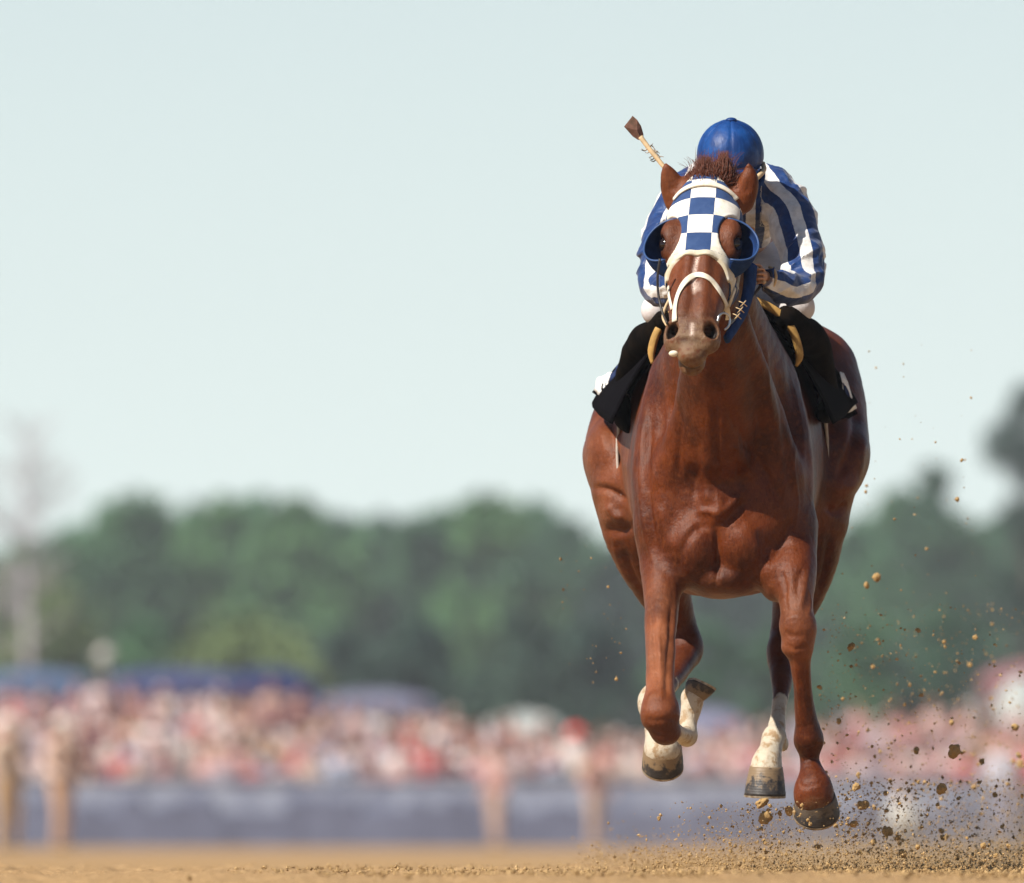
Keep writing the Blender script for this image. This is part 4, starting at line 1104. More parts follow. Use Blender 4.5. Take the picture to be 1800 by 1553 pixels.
tag(mesh_obj("ground", V, np.stack([q, q + ny_, q + ny_ + 1, q + 1], 1), dirt_m), kind="structure")

# ------------------------------------------------------------------ clods
clod_m, N, L, B = new_mat("dirt_clod")
oi = N.new("ShaderNodeObjectInfo"); n2 = noise(N, L, 60, 5, .65); n3 = noise(N, L, 300, 3, .6)
c = mixc(N, L, ramp(N, L, n2, .35, .65), (.50, .33, .15), (.40, .25, .10))
c = mixc(N, L, ramp(N, L, oi.outputs["Random"], .65, 1.5), c, (.38, .235, .10))
c = mixc(N, L, math_n(N, L, 'MULTIPLY', ramp(N, L, n3, .55, .7), .25), c, (.12, .07, .03))
L.new(c, B.inputs["Base Color"]); B.inputs["Roughness"].default_value = .95; B.inputs["Specular IOR Level"].default_value = .1
bump(N, L, B, n3, .7, .003)
clod_meshes = []
for k in range(6):
    g = np.linspace(-1.6, 1.6, 24)
    pr = [ell((0, 0, 0), RNG.uniform(.55, .95, 3), None, .2)]
    for _ in range(RNG.integers(2, 6)):
        d = nrm(RNG.normal(size=3)) * RNG.uniform(.45, .85); pr.append(ell(d, RNG.uniform(.22, .5, 3), None, .15))
    Fk = evaluate(pr, g, g, g, .3)
    X, Y_, Z = g[:, None, None], g[None, :, None], g[None, None, :]
    Fk = (Fk + .17 * fbm(X * 3 + k * 9, Y_ * 3, Z * 3, 2)).astype(np.float32)
    Fk[0] = Fk[-1] = 1; Fk[:, 0] = Fk[:, -1] = 1; Fk[:, :, 0] = Fk[:, :, -1] = 1
    V, Fc = surface_nets(Fk, g, g, g); V, Fc = np.array(V), np.array(Fc)
    clod_meshes.append((V / 1.0, Fc))
big = [(1677, 1322, 13, .5, "biggest two-toned tan clod hanging in the air at the right above the spray"),
       (1655, 1387, 11, .4, "dark-sided tan clod below the big two-toned clod at the right"),
       (1345, 1438, 15, .1, "large crumbly clod hanging directly below the white-socked hind hoof"),
       (1340, 1412, 13, .2, "loose light tan clod just breaking off under the white-socked hind hoof"),
       (1505, 1384, 9, .0, "tan clod level with the black front hoof, just right of it"),
       (1521, 1415, 11, .9, "blurred pale tan clod to the right of the black front hoof"),
       (1500, 1449, 8, .0, "small dark wet clod right of the toe of the black front hoof"),
       (1541, 1015, 9, 2.6, "blurred orange-lit clod high over the spray against the green trees, beside the thigh"),
       (1560, 1462, 13, .6, "pale crumbly clod low over the dirt to the right of the black front hoof")]
base_objs = []
def place_clod(i, px, py, r, Y, label, group):
    k = i % 6
    if len(base_objs) <= k:
        o = mesh_obj("dirt_clod", clod_meshes[k][0], clod_meshes[k][1], clod_m, None, True); base_objs.append(o)
    else:
        o = base_objs[k].copy(); COL.objects.link(o)
    o.location = tuple(at(px, py, Y)); s = m(r, Y)
    o.scale = (s * RNG.uniform(.8, 1.15), s * RNG.uniform(.8, 1.2), s * RNG.uniform(.75, 1.1))
    o.rotation_euler = tuple(RNG.uniform(0, 6.28, 3))
    if label is None:
        sz = "crumb-sized" if r < 2.3 else "small" if r < 4 else "larger"
        hz = ("at the track surface" if py > 1508 else "just above the track" if py > 1470 else "at the height of the hooves" if py > 1390 else "at the height of the fetlocks" if py > 1290 else
              "at the height of the hocks" if py > 1180 else "at the height of the knees" if py > 1060 else "at the height of the chest" if py > 850 else "at the height of the rump")
        vx = ("left of the whole horse" if px < 1120 else "under the bent foreleg" if px < 1250 else "under the white-socked hind hoof" if px < 1388 else "under the black front hoof" if px < 1480 else
              "just right of the horse" if px < 1570 else "halfway from horse to right edge" if px < 1690 else "near the right edge")
        label = f"{sz} tan dirt clod {hz}, {vx}"
        group = f"{sz} dirt clods {hz}, {vx}"
    tag(o, label, "dirt clod", group)
GRP = "dirt clods thrown up by the hooves"
i = 0
for px, py, r, Y, lb in big:
    place_clod(i, px, py, r, Y, lb, GRP); i += 1
def rpos(kind):
    if kind == 0: return RNG.uniform(1150, 1800), 1530 - abs(RNG.normal(0, 34)), RNG.uniform(-.5, 1.0)
    if kind == 1: return RNG.normal(1350, 75), RNG.uniform(1395, 1500), RNG.uniform(-.3, .7)
    if kind == 2: return (lambda x: (x, 1060 + 360 * RNG.uniform(0, 1) ** .8, RNG.uniform(.5, 2) + (x - 1440) / 360 * RNG.uniform(0, 7)))(RNG.uniform(1440, 1800))
    if kind == 3: return RNG.uniform(1480, 1730), RNG.uniform(600, 1080), RNG.uniform(1.2, 4)
    if kind == 5: return (lambda x: (x, RNG.uniform(1370, 1500), RNG.uniform(-.2, 1) + (x - 1470) / 330 * RNG.uniform(0, 6.5)))(RNG.uniform(1470, 1800))
    return RNG.uniform(985, 1110), RNG.uniform(950, 1200), RNG.uniform(1, 3)
for kind, n in ((0, 110), (1, 36), (2, 54), (3, 16), (5, 40), (4, 6)):
    for _ in range(n):
        px, py, Y = rpos(kind)
        if kind in (1,) and py < 1412: py = 1415 + RNG.uniform(0, 60)
        r = {0: 2.5, 1: 3.3, 2: 3.9, 3: 3.0, 5: 3.7, 4: 2.4}[kind] * math.exp(RNG.normal(.0, .45))
        place_clod(i, px, py, min(r, 10), Y, None, None); i += 1
# finer spray and loose crumbs, past counting
oct_v = np.array([[1, 0, 0], [-1, 0, 0], [0, 1, 0], [0, -1, 0], [0, 0, 1], [0, 0, -1]], float)
oct_f = np.array([[0, 2, 4], [2, 1, 4], [1, 3, 4], [3, 0, 4], [2, 0, 5], [1, 2, 5], [3, 1, 5], [0, 3, 5]])
def crumbs(name, P, R, label, cat):
    n = len(P); V = oct_v[None] * R[:, None, None] * RNG.uniform(.6, 1.2, (n, 6, 1)) + RNG.normal(0, .18, (n, 6, 3)) * R[:, None, None] + P[:, None]
    Fc = (oct_f[None] + 6 * np.arange(n)[:, None, None]).reshape(-1, 3)
    t = RNG.uniform(0, 1, n); col = np.array([.46, .31, .15]) * (1 - t[:, None]) + np.array([.22, .14, .065]) * t[:, None]
    o = mesh_obj(name, V.reshape(-1, 3), Fc, crumb_m, None, False, attrs={"tint": np.repeat(col, 6, 0)})
    return tag(o, label, cat, None, "stuff")
crumb_m, N, L, B = new_mat("dirt_crumb"); L.new(attr(N, "tint", "Color"), B.inputs["Base Color"]); B.inputs["Roughness"].default_value = .95; B.inputs["Specular IOR Level"].default_value = .1
P, R = [], []
for kind, n in ((0, 5200), (1, 1300), (2, 1300), (3, 60), (5, 2200), (4, 40)):
    for _ in range(n):
        px, py, Y = rpos(kind)
        if kind == 0: px = min(1800, 1120 + 720 * RNG.beta(1.6, 1.3)); py = 1532 - abs(RNG.normal(0, 22))
        if kind == 1 and py < 1410: continue
        P.append(at(px, py, Y)); R.append(m((1.05 if kind in (0, 1) else 1.3) * math.exp(RNG.normal(0, .45)), Y))
crumbs("dirt_spray", np.array(P), np.array(R), "fine tan dirt spray kicked up behind and below the hooves", "dirt spray")
P, R = [], []
for _ in range(20000):                                      # a curtain of dust and grit further back
    P.append((.2 + 3 * RNG.beta(1.5, 1.1), RNG.uniform(.8, 9), abs(RNG.normal(0, .055)) + .005)); R.append(.0025 * math.exp(RNG.normal(0, .4)))
for _ in range(9000):
    P.append((-.9 + 3.2 * RNG.beta(1.8, 1.2), RNG.uniform(-5.5, 6), .012 + RNG.normal(0, .006))); R.append(min(.009, .0042 * math.exp(RNG.normal(0, .4))))
crumbs("loose_dirt", np.array(P), np.array(R), "loose crumbs and grit lying on and drifting over the track", "loose dirt")
# ------------------------------------------------------------------ trackside wall, crowd, tents
wall_pale = simple("pale_blue_grey_paint", (.29, .32, .41), .7, .25, 2.5, .2, .01, .2, col2=(.17, .19, .27))
wall_dark = simple("slate_blue_paint", (.11, .12, .18), .7, .35, 1.2, .2, .01, .2, col2=(.14, .155, .23))
rail_m = simple("grey_rail", (.42, .44, .50), .5, .2, 5, .1, .003, .3)
WY = 180.0
fence = empty("track_fence", (0, WY, 0), "long low blue-grey board fence between the dirt track and the crowd", "fence")
def part_box(name, lo, hi, mat, parent): return MB().box(lo, hi).build(name, mat, parent)
lower, upper = MB(), MB()
x = -32.0; rs = random.Random(3)
while x < 36:
    w = rs.uniform(.22, .5)
    lower.box((x, WY - rs.uniform(.01, .04), 0.0), (x + w, WY + .06, rs.uniform(.55, .85)))
    upper.box((x, WY + .065, 0.02), (x + w, WY + .10, rs.uniform(1.08, 1.15)))
    x += w
lower.build("lower_boards", wall_dark, fence); upper.build("upper_boards", wall_pale, fence)
part_box("rail", (-32, WY - .02, 1.16), (36, WY + .12, 1.20), rail_m, fence)
for k in range(18): part_box("post", (-32 + 4 * k, WY + .12, 0), (-31.88 + 4 * k, WY + .24, 1.07), rail_m, fence)

cloth_any, N, L, B = new_mat("crowd_clothes"); L.new(attr(N, "tint", "Color"), B.inputs["Base Color"]); B.inputs["Roughness"].default_value = .85; B.inputs["Specular IOR Level"].default_value = .1
def person_mesh(pose, k):
    """one continuous standing figure, 1.75 m, facing -Y"""
    r_ = np.random.default_rng(k); a = r_.uniform(-.1, .1, 8)
    C = lambda pts, kk=.05, ry=.75: chain([list(p) for p in pts], kk, ry, 3, px=False)
    if pose == 'crouch':
        P = [C([(0, .05, .42, .15), (0, -.05, .66, .16), (0, -.12, .86, .15)]), C([(-.02, -.14, .95, .06), (-.02, -.18, 1.0, .06)]), ell((-.02, -.20, 1.08), (.085, .10, .115), None, .02)]
        for s in (-1, 1):
            P += [C([(s * .09, .08, .40, .10), (s * .17, -.25, .48, .085), (s * .15, -.12, .12, .06), (s * .15, -.16, .04, .05)]), C([(s * .15, -.2, .03, .045), (s * .15, -.32, .03, .035)]),
                  C([(s * .19, -.10, .84, .06), (s * .24, -.20, .62, .05), (s * .12, -.36, .56, .038), (s * .08, -.40, .56, .04)])]
        zw, zn = .45, .92
    else:
        P = [C([(0, 0, .92, .15), (0, 0, 1.1, .14), (0, 0, 1.32, .17), (0, 0, 1.42, .13)]), C([(0, 0, 1.45, .06), (0, -.01, 1.54, .055)]), ell((0, -.02, 1.635), (.078, .098, .115), None, .02), ell((0, -.115, 1.62), (.014, .022, .022), None, .01)]
        for s in (-1, 1):
            q = a[0] * s
            P += [C([(s * .09, 0, .90, .10), (s * (.10 + a[1] * .2), -.02 + q, .50, .07), (s * (.11 + a[1] * .3), .02 + q, .10, .048), (s * (.11 + a[1] * .3), .0 + q, .05, .045)], .04, 1), C([(s * (.11 + a[1] * .3), 0 + q, .035, .042), (s * (.12 + a[1] * .3), -.15 + q, .028, .032)], .02, 1),
                  C([(s * .20, 0, 1.38, .065), (s * .26, .02, 1.12, .052), (s * (.24 + a[2] * .4), -.10 - abs(a[3]) * 1.5, .92 + abs(a[4]) * 2.2, .038), (s * (.22 + a[2] * .5), -.14 - abs(a[3]) * 1.5, .86 + abs(a[4]) * 2.6, .042)], .03, 1)]
        zw, zn = .96, 1.47
    st = .042
    gx_, gy_, gz_ = np.arange(-.5, .5, st), np.arange(-.62, .36, st), np.arange(-.05, 1.85, st)
    V, Fc = surface_nets(evaluate(P, gx_, gy_, gz_, .06), gx_, gy_, gz_)
    V[:, 2] = np.maximum(V[:, 2], 0)
    z = V[:, 2]; armr = np.abs(V[:, 0]) > .31
    zone = np.where(z < .07, 0, np.where(z < zw, 1, np.where(z < zn, 2, 3)))
    zone = np.where((zone == 3) & ((z > zn + .22) | ((V[:, 1] > .02) & (z > zn + .1))), 4, zone)
    return V, Fc, zone
variants = [person_mesh('stand', k) for k in range(6)]
SHIRTS = [(.75, .62, .60), (.80, .45, .40), (.70, .16, .15), (.78, .72, .66), (.85, .83, .80), (.55, .30, .30), (.72, .52, .40), (.62, .50, .56), (.45, .52, .66), (.75, .35, .36), (.28, .10, .12), (.85, .70, .66), (.60, .42, .20)]
HAIR = [(.05, .03, .02), (.10, .05, .03), (.28, .17, .09), (.03, .02, .02), (.75, .70, .62), (.80, .75, .70), (.55, .15, .12)]
SKIN = [(.62, .36, .27), (.55, .30, .21), (.68, .42, .33), (.30, .16, .10)]
def bank_h(x, r):
    return r * np.interp(x, [-20, -8.5, -4, -1.5, 1.5, 4, 6, 9, 20], [.18, .18, .16, .11, .05, .07, .11, .11, .12])
PV, PF, PC, off = [], [], [], 0
for r in range(8):
    xx = -22 + .3 * (r % 2)
    while xx < 26:
        xx += RNG.uniform(.36, .58)
        if r < 2 and RNG.random() < .12: continue
        V, Fc, z = variants[RNG.integers(6)]
        sc = RNG.uniform(.90, 1.06); an = RNG.uniform(-.6, .6); ca, sa = math.cos(an), math.sin(an)
        W = V * sc; W = np.stack([W[:, 0] * ca - W[:, 1] * sa, W[:, 0] * sa + W[:, 1] * ca, W[:, 2]], 1)
        W += np.array([xx, WY + 1.0 + r * 1.15 + RNG.uniform(-.2, .2), float(bank_h(xx, r)) - .1])
        pal = np.array([(.05, .04, .04), random.choice([(.10, .12, .22), (.35, .30, .24), (.12, .10, .10)]), random.choice(SHIRTS), random.choice(SKIN), random.choice(HAIR)])
        PV.append(W); PF.append(Fc + off); PC.append(np.clip((pal[z] * .72 + pal[z].mean(1, keepdims=True) * np.array([.30, .26, .28])) ** 1.3 * .86, 0, .8)); off += len(V)
crowd = mesh_obj("crowd", np.concatenate(PV), np.concatenate(PF), cloth_any, None, True, attrs={"tint": np.concatenate(PC)})
tag(crowd, "packed crowd of spectators in pink, white and red shirts behind the fence", "crowd", None, "stuff")
# sloping bank the crowd stands on
V, F = [], []
xs2 = np.linspace(-30, 34, 65)
for x in xs2:
    for y, r in ((WY + .4, 0), (WY + 1, 0), (WY + 10, 7.6), (WY + 16, 7.6), (WY + 40, 0)):
        V.append((x, y, .02 + (float(bank_h(x, r)) - .09 if r else -.0)))
for i in range(64):
    for j in range(4): F.append((i * 5 + j, i * 5 + 5 + j, i * 5 + 6 + j, i * 5 + 1 + j))
grass_m = simple("worn_grass", (.10, .13, .05), .9, .4, 3, .3, .02, .1)
tag(mesh_obj("bank", V, F, grass_m), kind="structure")

def lone_person(px, Y, label, shirt, trousers, hair, variant=0, pose=None, z0=0.0, sc=1.0, hat=None, rot=0.0, group=None):
    V, Fc, z = person_mesh(pose or 'stand', 20 + variant)
    p = at(px, 0, Y); root = empty("person", (p[0], Y, z0), label, "person", group)
    ca, sa = math.cos(rot), math.sin(rot)
    W = V * sc; W = np.stack([W[:, 0] * ca - W[:, 1] * sa, W[:, 0] * sa + W[:, 1] * ca, W[:, 2]], 1) + np.array([p[0], Y, z0])
    pal = np.array([(.04, .03, .03), SKIN[0], SKIN[0], SKIN[0], hair])
    mesh_obj("body", W, Fc, cloth_any, root, True, attrs={"tint": pal[z]})
    Nn = vnormals(W, Fc)
    for nm, zz_, col in (("shirt", 2, shirt), ("trousers", 1, trousers)):
        keep = (z[Fc] == zz_).any(1); ids = np.unique(Fc[keep]); mp = np.full(len(W), -1); mp[ids] = np.arange(len(ids))
        mesh_obj(nm, W[ids] + Nn[ids] * .014, mp[Fc[keep]], cloth_any, root, True, attrs={"tint": np.tile(np.array(col), (len(ids), 1))})
    if hat is not None:
        top = W[:, 2].max(); c = W[W[:, 2] > top - .1].mean(0)
        V1, F1 = sphere((c[0], c[1], top - .05), (.125, .13, .10), 16, 8); V2, F2 = sphere((c[0], c[1] - .03, top - .07), (.20, .21, .025), 16, 6)
        MB().add(V1, F1, hat).add(V2, F2, hat).build("hat", cloth_any, root, True)
    return root
lone_person(12, 140, "man in khaki standing before the fence at the far left edge of the view", (.62, .48, .38), (.52, .36, .22), (.6, .6, .58), 0, sc=1.0, hat=(.66, .60, .55), rot=.9)
lone_person(108, 142, "man in khaki with a white hat before the fence, second from the left", (.60, .43, .35), (.50, .32, .22), (.6, .6, .6), 1, sc=1.0, hat=(.62, .58, .54), rot=.8)
lone_person(872, 166, "person in tan clothes leaning by the fence left of the red hat", (.40, .24, .22), (.42, .30, .25), (.15, .08, .06), 2, sc=.86, rot=-.8)
lone_person(1046, 168, "person in tan clothes standing by the fence below the red hat", (.44, .27, .24), (.46, .34, .28), (.2, .12, .1), 3, sc=.88, rot=.8)
lone_person(1012, 181.2, "spectator in the crowd wearing a wide bright red hat", (.80, .72, .70), (.2, .2, .3), (.1, .05, .04), 4, z0=.18, hat=(.85, .10, .08))
lone_person(1586, 150, "person in a bright white shirt crouching in front of the fence at the right", (.62, .62, .60), (.30, .30, .32), (.80, .78, .75), 5, 'crouch', sc=.72)
lone_person(118, 181.3, "spectator in a plain white shirt and white hat in the front row at the left", (.88, .86, .82), (.2, .2, .3), (.8, .8, .8), 7, z0=.25, hat=(.88, .86, .82))
lone_person(1793, 179, "person in a bright pink-red shirt by the fence at the right edge", (.80, .16, .18), (.5, .5, .6), (.1, .06, .05), 8, z0=.02)
lone_person(1762, 178.8, "person in a pale lilac shirt by the fence beside the pink-red shirt at the right", (.50, .50, .58), (.3, .3, .4), (.1, .06, .05), 9, z0=.02)

def tent(name, x0, x1, Y, z_eave, z_ridge, depth, mat, label, post_mat, wall_mat=None):
    root = empty(name, ((x0 + x1) / 2, Y, 0), label, "tent")
    n = 12; V, F = [], []
    for i in range(n + 1):
        t = i / n; x = x0 + (x1 - x0) * t
        sag = math.sin(math.pi * t) ** .5
        for j in range(5):
            q = j / 4; zz_ = z_eave + (z_ridge - z_eave) * sag * (1 - abs(2 * q - 1)) ** .8
            V.append((x, Y + depth * q, zz_))
    for i in range(n):
        for j in range(4): F.append((i * 5 + j, (i + 1) * 5 + j, (i + 1) * 5 + j + 1, i * 5 + j + 1))
    o = mesh_obj("canopy", V, F, mat, root, True); md = o.modifiers.new("thick", 'SOLIDIFY'); md.thickness = .04
    part = MB().box((x0, Y - .03, z_eave - .45), (x1, Y - .01, z_eave - .01)).build("valance", mat, root)
    for x in (x0 + .1, x1 - .1):
        for y in (Y + .1, Y + depth - .1): MB().box((x - .05, y - .05, 0), (x + .05, y + .05, z_eave)).build("pole", post_mat, root)
    if wall_mat is not None: MB().box((x0 + .2, Y + depth - .3, 0), (x1 - .2, Y + depth - .25, z_eave - .05)).build("side_wall", wall_mat, root)
    return root
blue_tent = simple("blue_canvas", (.065, .075, .165), .8, .2, 1, .1, .01, .1)
sky_tent = simple("light_blue_canvas", (.10, .14, .24), .8, .2, 1, .1, .01, .1)
lilac_tent = simple("grey_lilac_canvas", (.18, .18, .26), .8, .2, 1, .1, .01, .1)
white_tent = simple("white_canvas", (.38, .40, .39), .8, .1, 1, .1, .01, .1)
pink_tent = simple("faded_red_canvas", (.26, .13, .14), .8, .2, 1, .1, .01, .1)
pole_m = simple("tent_pole", (.4, .4, .42), .5, .1, 4, .1, .002, .3)
def X_(px, Y): return at(px, 0, Y)[0]
def Z_(py, Y): return at(0, py, Y)[2]
tent("canopy_tent", X_(-60, 214), X_(165, 214), 214, Z_(1198, 214), Z_(1174, 214), 4, sky_tent, "light blue tent roof behind the crowd at the left edge", pole_m)
tent("canopy_tent", X_(150, 218), X_(470, 218), 218, Z_(1203, 218), Z_(1172, 218), 5, blue_tent, "long blue tent roof behind the crowd, left of the dark blue one", pole_m)
tent("canopy_tent", X_(380, 216), X_(560, 216), 216, Z_(1208, 216), Z_(1170, 216), 4, simple("navy_canvas", (.030, .038, .11), .8, .2, 1, .1, .01, .1), "dark navy blue peaked tent roof behind the crowd", pole_m)
tent("canopy_tent", X_(540, 222), X_(770, 222), 222, Z_(1238, 222), Z_(1212, 222), 5, lilac_tent, "low grey-lilac tent roof behind the crowd, between the navy and white tents", pole_m)
tent("canopy_tent", X_(840, 212), X_(1000, 212), 212, Z_(1288, 212), Z_(1250, 212), 4, white_tent, "low white tent roof behind the crowd, left of the red hat", pole_m, None)
tent("canopy_tent", X_(1150, 220), X_(1330, 220), 220, Z_(1285, 220), Z_(1240, 220), 4, lilac_tent, "grey-lilac tent roof seen between the horse's legs", pole_m)
tent("marquee", X_(1725, 205), X_(1960, 205), 205, Z_(1198, 205), Z_(1158, 205), 6, pink_tent, "faded red and white marquee at the right edge behind the crowd", pole_m)
mq = empty("market_umbrella", (X_(1795, 200), 200, 0), "big white parasol standing before the red marquee at the right edge", "parasol")
V, F = [], []
for j in range(6):
    for i in range(16): a = 2 * math.pi * i / 16; V.append((X_(1795, 200) + .75 * j / 5 * math.cos(a), 200 + .75 * j / 5 * math.sin(a), Z_(1185, 200) - .9 * (j / 5) ** 1.4))
for j in range(5):
    for i in range(16): F.append((j * 16 + i, (j + 1) * 16 + i, (j + 1) * 16 + (i + 1) % 16, j * 16 + (i + 1) % 16))
mesh_obj("canopy", V, F, white_tent, mq, True)
V, F = tube([(X_(1795, 200), 200, 0), (X_(1795, 200), 200, Z_(1190, 200))], .03, 8); mesh_obj("pole", V, F, pole_m, mq)
# round pale lamp over the tents
lp = empty("lamp_post", (X_(185, 212), 212, 0), "pale round-headed lamp post rising above the blue tents at the left", "lamp post")
V, F = tube([(X_(185, 212), 212, 0), (X_(185, 212), 212, Z_(1165, 212))], .05, 10); mesh_obj("pole", V, F, pole_m, lp)
V, F = sphere((X_(185, 212), 212, Z_(1155, 212)), .19); mesh_obj("lamp_globe", V, F, simple("pale_globe", (.42, .39, .36), .5, .05, 3, 0), lp)

# ------------------------------------------------------------------ trees
leaf_m, N, L, B = new_mat("leaves"); 
lc = attr(N, "tint", "Color"); L.new(lc, B.inputs["Base Color"]); B.inputs["Roughness"].default_value = .7; B.inputs["Specular IOR Level"].default_value = .15
bark_m = simple("bark", (.13, .10, .085), .9, .3, 2, .5, .05, .1)
pale_bark = simple("pale_bark", (.42, .37, .38), .9, .25, 2, .5, .05, .1)
def tree(px, py_top, Y, width_px, label, base=(.075, .12, .045), n=4200, lobes=18, leaf=.30, trunk=True, py_bot=None, name="leafy_tree", seed=0, thin=1.0, lean=0):
    rg = np.random.default_rng(100 + seed)
    p = at(px, 0, Y); x0 = p[0]; ztop = Z_(py_top, Y); W = m(width_px, Y) / 2
    zb = Z_(py_bot, Y) if py_bot else ztop * .10
    root = empty(name, (x0, Y, 0), label, "tree", "trees beyond the crowd")
    cen, rad = [], []
    for k in range(lobes):
        t = rg.uniform(0, 1); wl_ = math.sin(math.pi * (.30 + .62 * t)) ** .6
        c = np.array([x0 + lean * t + rg.uniform(-1, 1) * W * .72 * wl_, Y + rg.uniform(-1, 1) * W * .5 * wl_, zb + (ztop - W * .45 - zb) * t])
        cen.append(c); rad.append(W * rg.uniform(.42, .66))
    cen.append(np.array([x0 + lean, Y, ztop - W * .36])); rad.append(W * .36)
    cen = np.array(cen); rad = np.array(rad)
    k = rg.integers(0, len(cen), n)
    d = rg.normal(size=(n, 3)); d /= np.linalg.norm(d, axis=1)[:, None]
    rr = rg.uniform(.25, 1.0, n) ** .45 * (1 + .18 * rg.normal(size=n))
    P = cen[k] + d * (rad[k] * rr)[:, None] * np.array([1, 1, .85])
    keep = vnoise(P[:, 0] * .9, P[:, 1] * .9, P[:, 2] * .9 + seed) > -.42 * thin
    P = P[keep]; n = len(P)
    a = rg.normal(size=(n, 3)); a /= np.linalg.norm(a, axis=1)[:, None]
    b = np.cross(a, rg.normal(size=(n, 3))); b /= np.linalg.norm(b, axis=1)[:, None]
    s = (leaf * rg.uniform(.5, 1.3, n))[:, None] * W / 3.2
    V = np.stack([P - a * s, P + b * s * .6, P + a * s, P - b * s * .6], 1).reshape(-1, 3)
    Fc = np.arange(4 * n).reshape(-1, 4)
    clump = .5 + .5 * vnoise(P[:, 0] * .45 + seed, P[:, 1] * .45, P[:, 2] * .45)
    col = np.array(base)[None] * (.65 + .7 * clump[:, None]) * rg.uniform(.8, 1.2, (n, 1)) + clump[:, None] * np.array([.02, .012, 0])
    mesh_obj("crown", V, Fc, leaf_m, root, False, attrs={"tint": np.repeat(col, 4, 0)})
    if trunk:
        mb = MB(); V1, F1 = tube([(x0, Y, 0), (x0 + .1 + lean * .2, Y, ztop * .3), (x0 + lean * .7, Y, ztop * .75)], [W * .09 + .12, W * .07 + .09, .06], 8); mb.add(V1, F1)
        for c in cen[:9]:
            V1, F1 = tube([(x0 + lean * .3, Y, ztop * .3), tuple((np.array([x0, Y, ztop * .3]) + c) / 2 + [0, 0, .2]), tuple(c)], [W * .045 + .05, .06, .03], 6); mb.add(V1, F1)
        mb.build("trunk", bark_m, root, True)
    return root
G1, G2, G3, GD, GO = (.066, .168, .064), (.050, .138, .066), (.040, .110, .062), (.022, .058, .048), (.110, .165, .065)
def wood(name, prof, Y, label, base, n, leaf):
    # far-off woodland reading as one mass; prof: (px, py_top) outline
    rg = np.random.default_rng(9); A = np.array(prof, float)
    px = rg.uniform(A[0, 0], A[-1, 0], n); top = np.interp(px, A[:, 0], A[:, 1]) + 26 * vnoise(px / 26, px * 0, px * 0 + Y)
    py = top + (1440 - top) * rg.uniform(0, 1, n) ** 1.15; Yy = Y + rg.uniform(0, 40, n)
    P = np.stack([(px - 900) * (Yy + 40) / FPX, Yy, .1 + (1480 - py) * (Yy + 40) / FPX], 1)
    a = rg.normal(size=(n, 3)); a /= np.linalg.norm(a, axis=1)[:, None]
    b = np.cross(a, rg.normal(size=(n, 3))); b /= np.linalg.norm(b, axis=1)[:, None]
    s = (leaf * rg.uniform(.5, 1.3, n))[:, None]
    V = np.stack([P - a * s, P + b * s * .6, P + a * s, P - b * s * .6], 1).reshape(-1, 3)
    clump = .5 + .5 * vnoise(P[:, 0] * .25, P[:, 1] * .1, P[:, 2] * .3)
    col = np.array(base)[None] * (.6 + .8 * clump[:, None]) * rg.uniform(.8, 1.2, (n, 1))
    tag(mesh_obj(name, V, np.arange(4 * n).reshape(-1, 4), leaf_m, None, False, attrs={"tint": np.repeat(col, 4, 0)}), label, "wood", None, "stuff")
wood("distant_wood", [(-300, 1010), (0, 1000), (90, 955), (180, 905), (300, 905), (450, 895), (560, 905), (620, 945), (720, 940), (800, 900), (900, 885), (985, 925), (1080, 965), (1250, 990), (1400, 960), (1490, 935), (1560, 890), (1640, 862), (1690, 945), (1760, 930), (1860, 850), (2100, 820)], 740,
     "continuous far green wood filling in behind the separate trees", (.044, .118, .058), 42000, .8)
T = [
 (30, 985, 600, 190, "low rounded tree at the far left edge of the tree line", GO),
 (110, 935, 640, 170, "mid-green tree left of the tall narrow tree", G2),
 (255, 862, 640, 170, "tall narrow tree with a pointed top at the left of the tree line", G2),
 (395, 872, 660, 190, "broad green tree just right of the tall narrow tree", G1),
 (520, 874, 650, 190, "wide bright green tree left of the dip in the tree line", G1),
 (660, 925, 690, 150, "lower tree standing in the dip of the tree line", G3),
 (775, 888, 660, 140, "tree rising on the left flank of the big round-topped tree", G2),
 (870, 864, 640, 210, "big round-topped tree left of the horse", G1),
 (985, 905, 660, 170, "dark green tree between the big round-topped tree and the horse", G3),
 (1090, 950, 690, 170, "tree partly hidden by the horse's left-hand thigh", GD),
 (1290, 985, 700, 260, "dark tree seen beneath the horse's belly", GD),
 (1500, 925, 660, 130, "green tree just right of the horse's right-hand thigh", G2),
 (1570, 862, 640, 130, "tree on the left flank of the rounded treetop at the right", G2),
 (1642, 812, 620, 130, "rounded treetop between the horse and the tall dark tree at the right", G3),
 (1705, 935, 640, 170, "lower grey-green tree in front of the gap at the right", G3),
 (1806, 672, 520, 120, "tall dark tree cut by the right edge of the picture", GD),
]
for k, (px, py, Y, w, lb, col) in enumerate(T):
    tree(px, py, Y, w * 1.35, lb, col, seed=k, n=9000, thin=(1.0 if px > 1500 else .6))
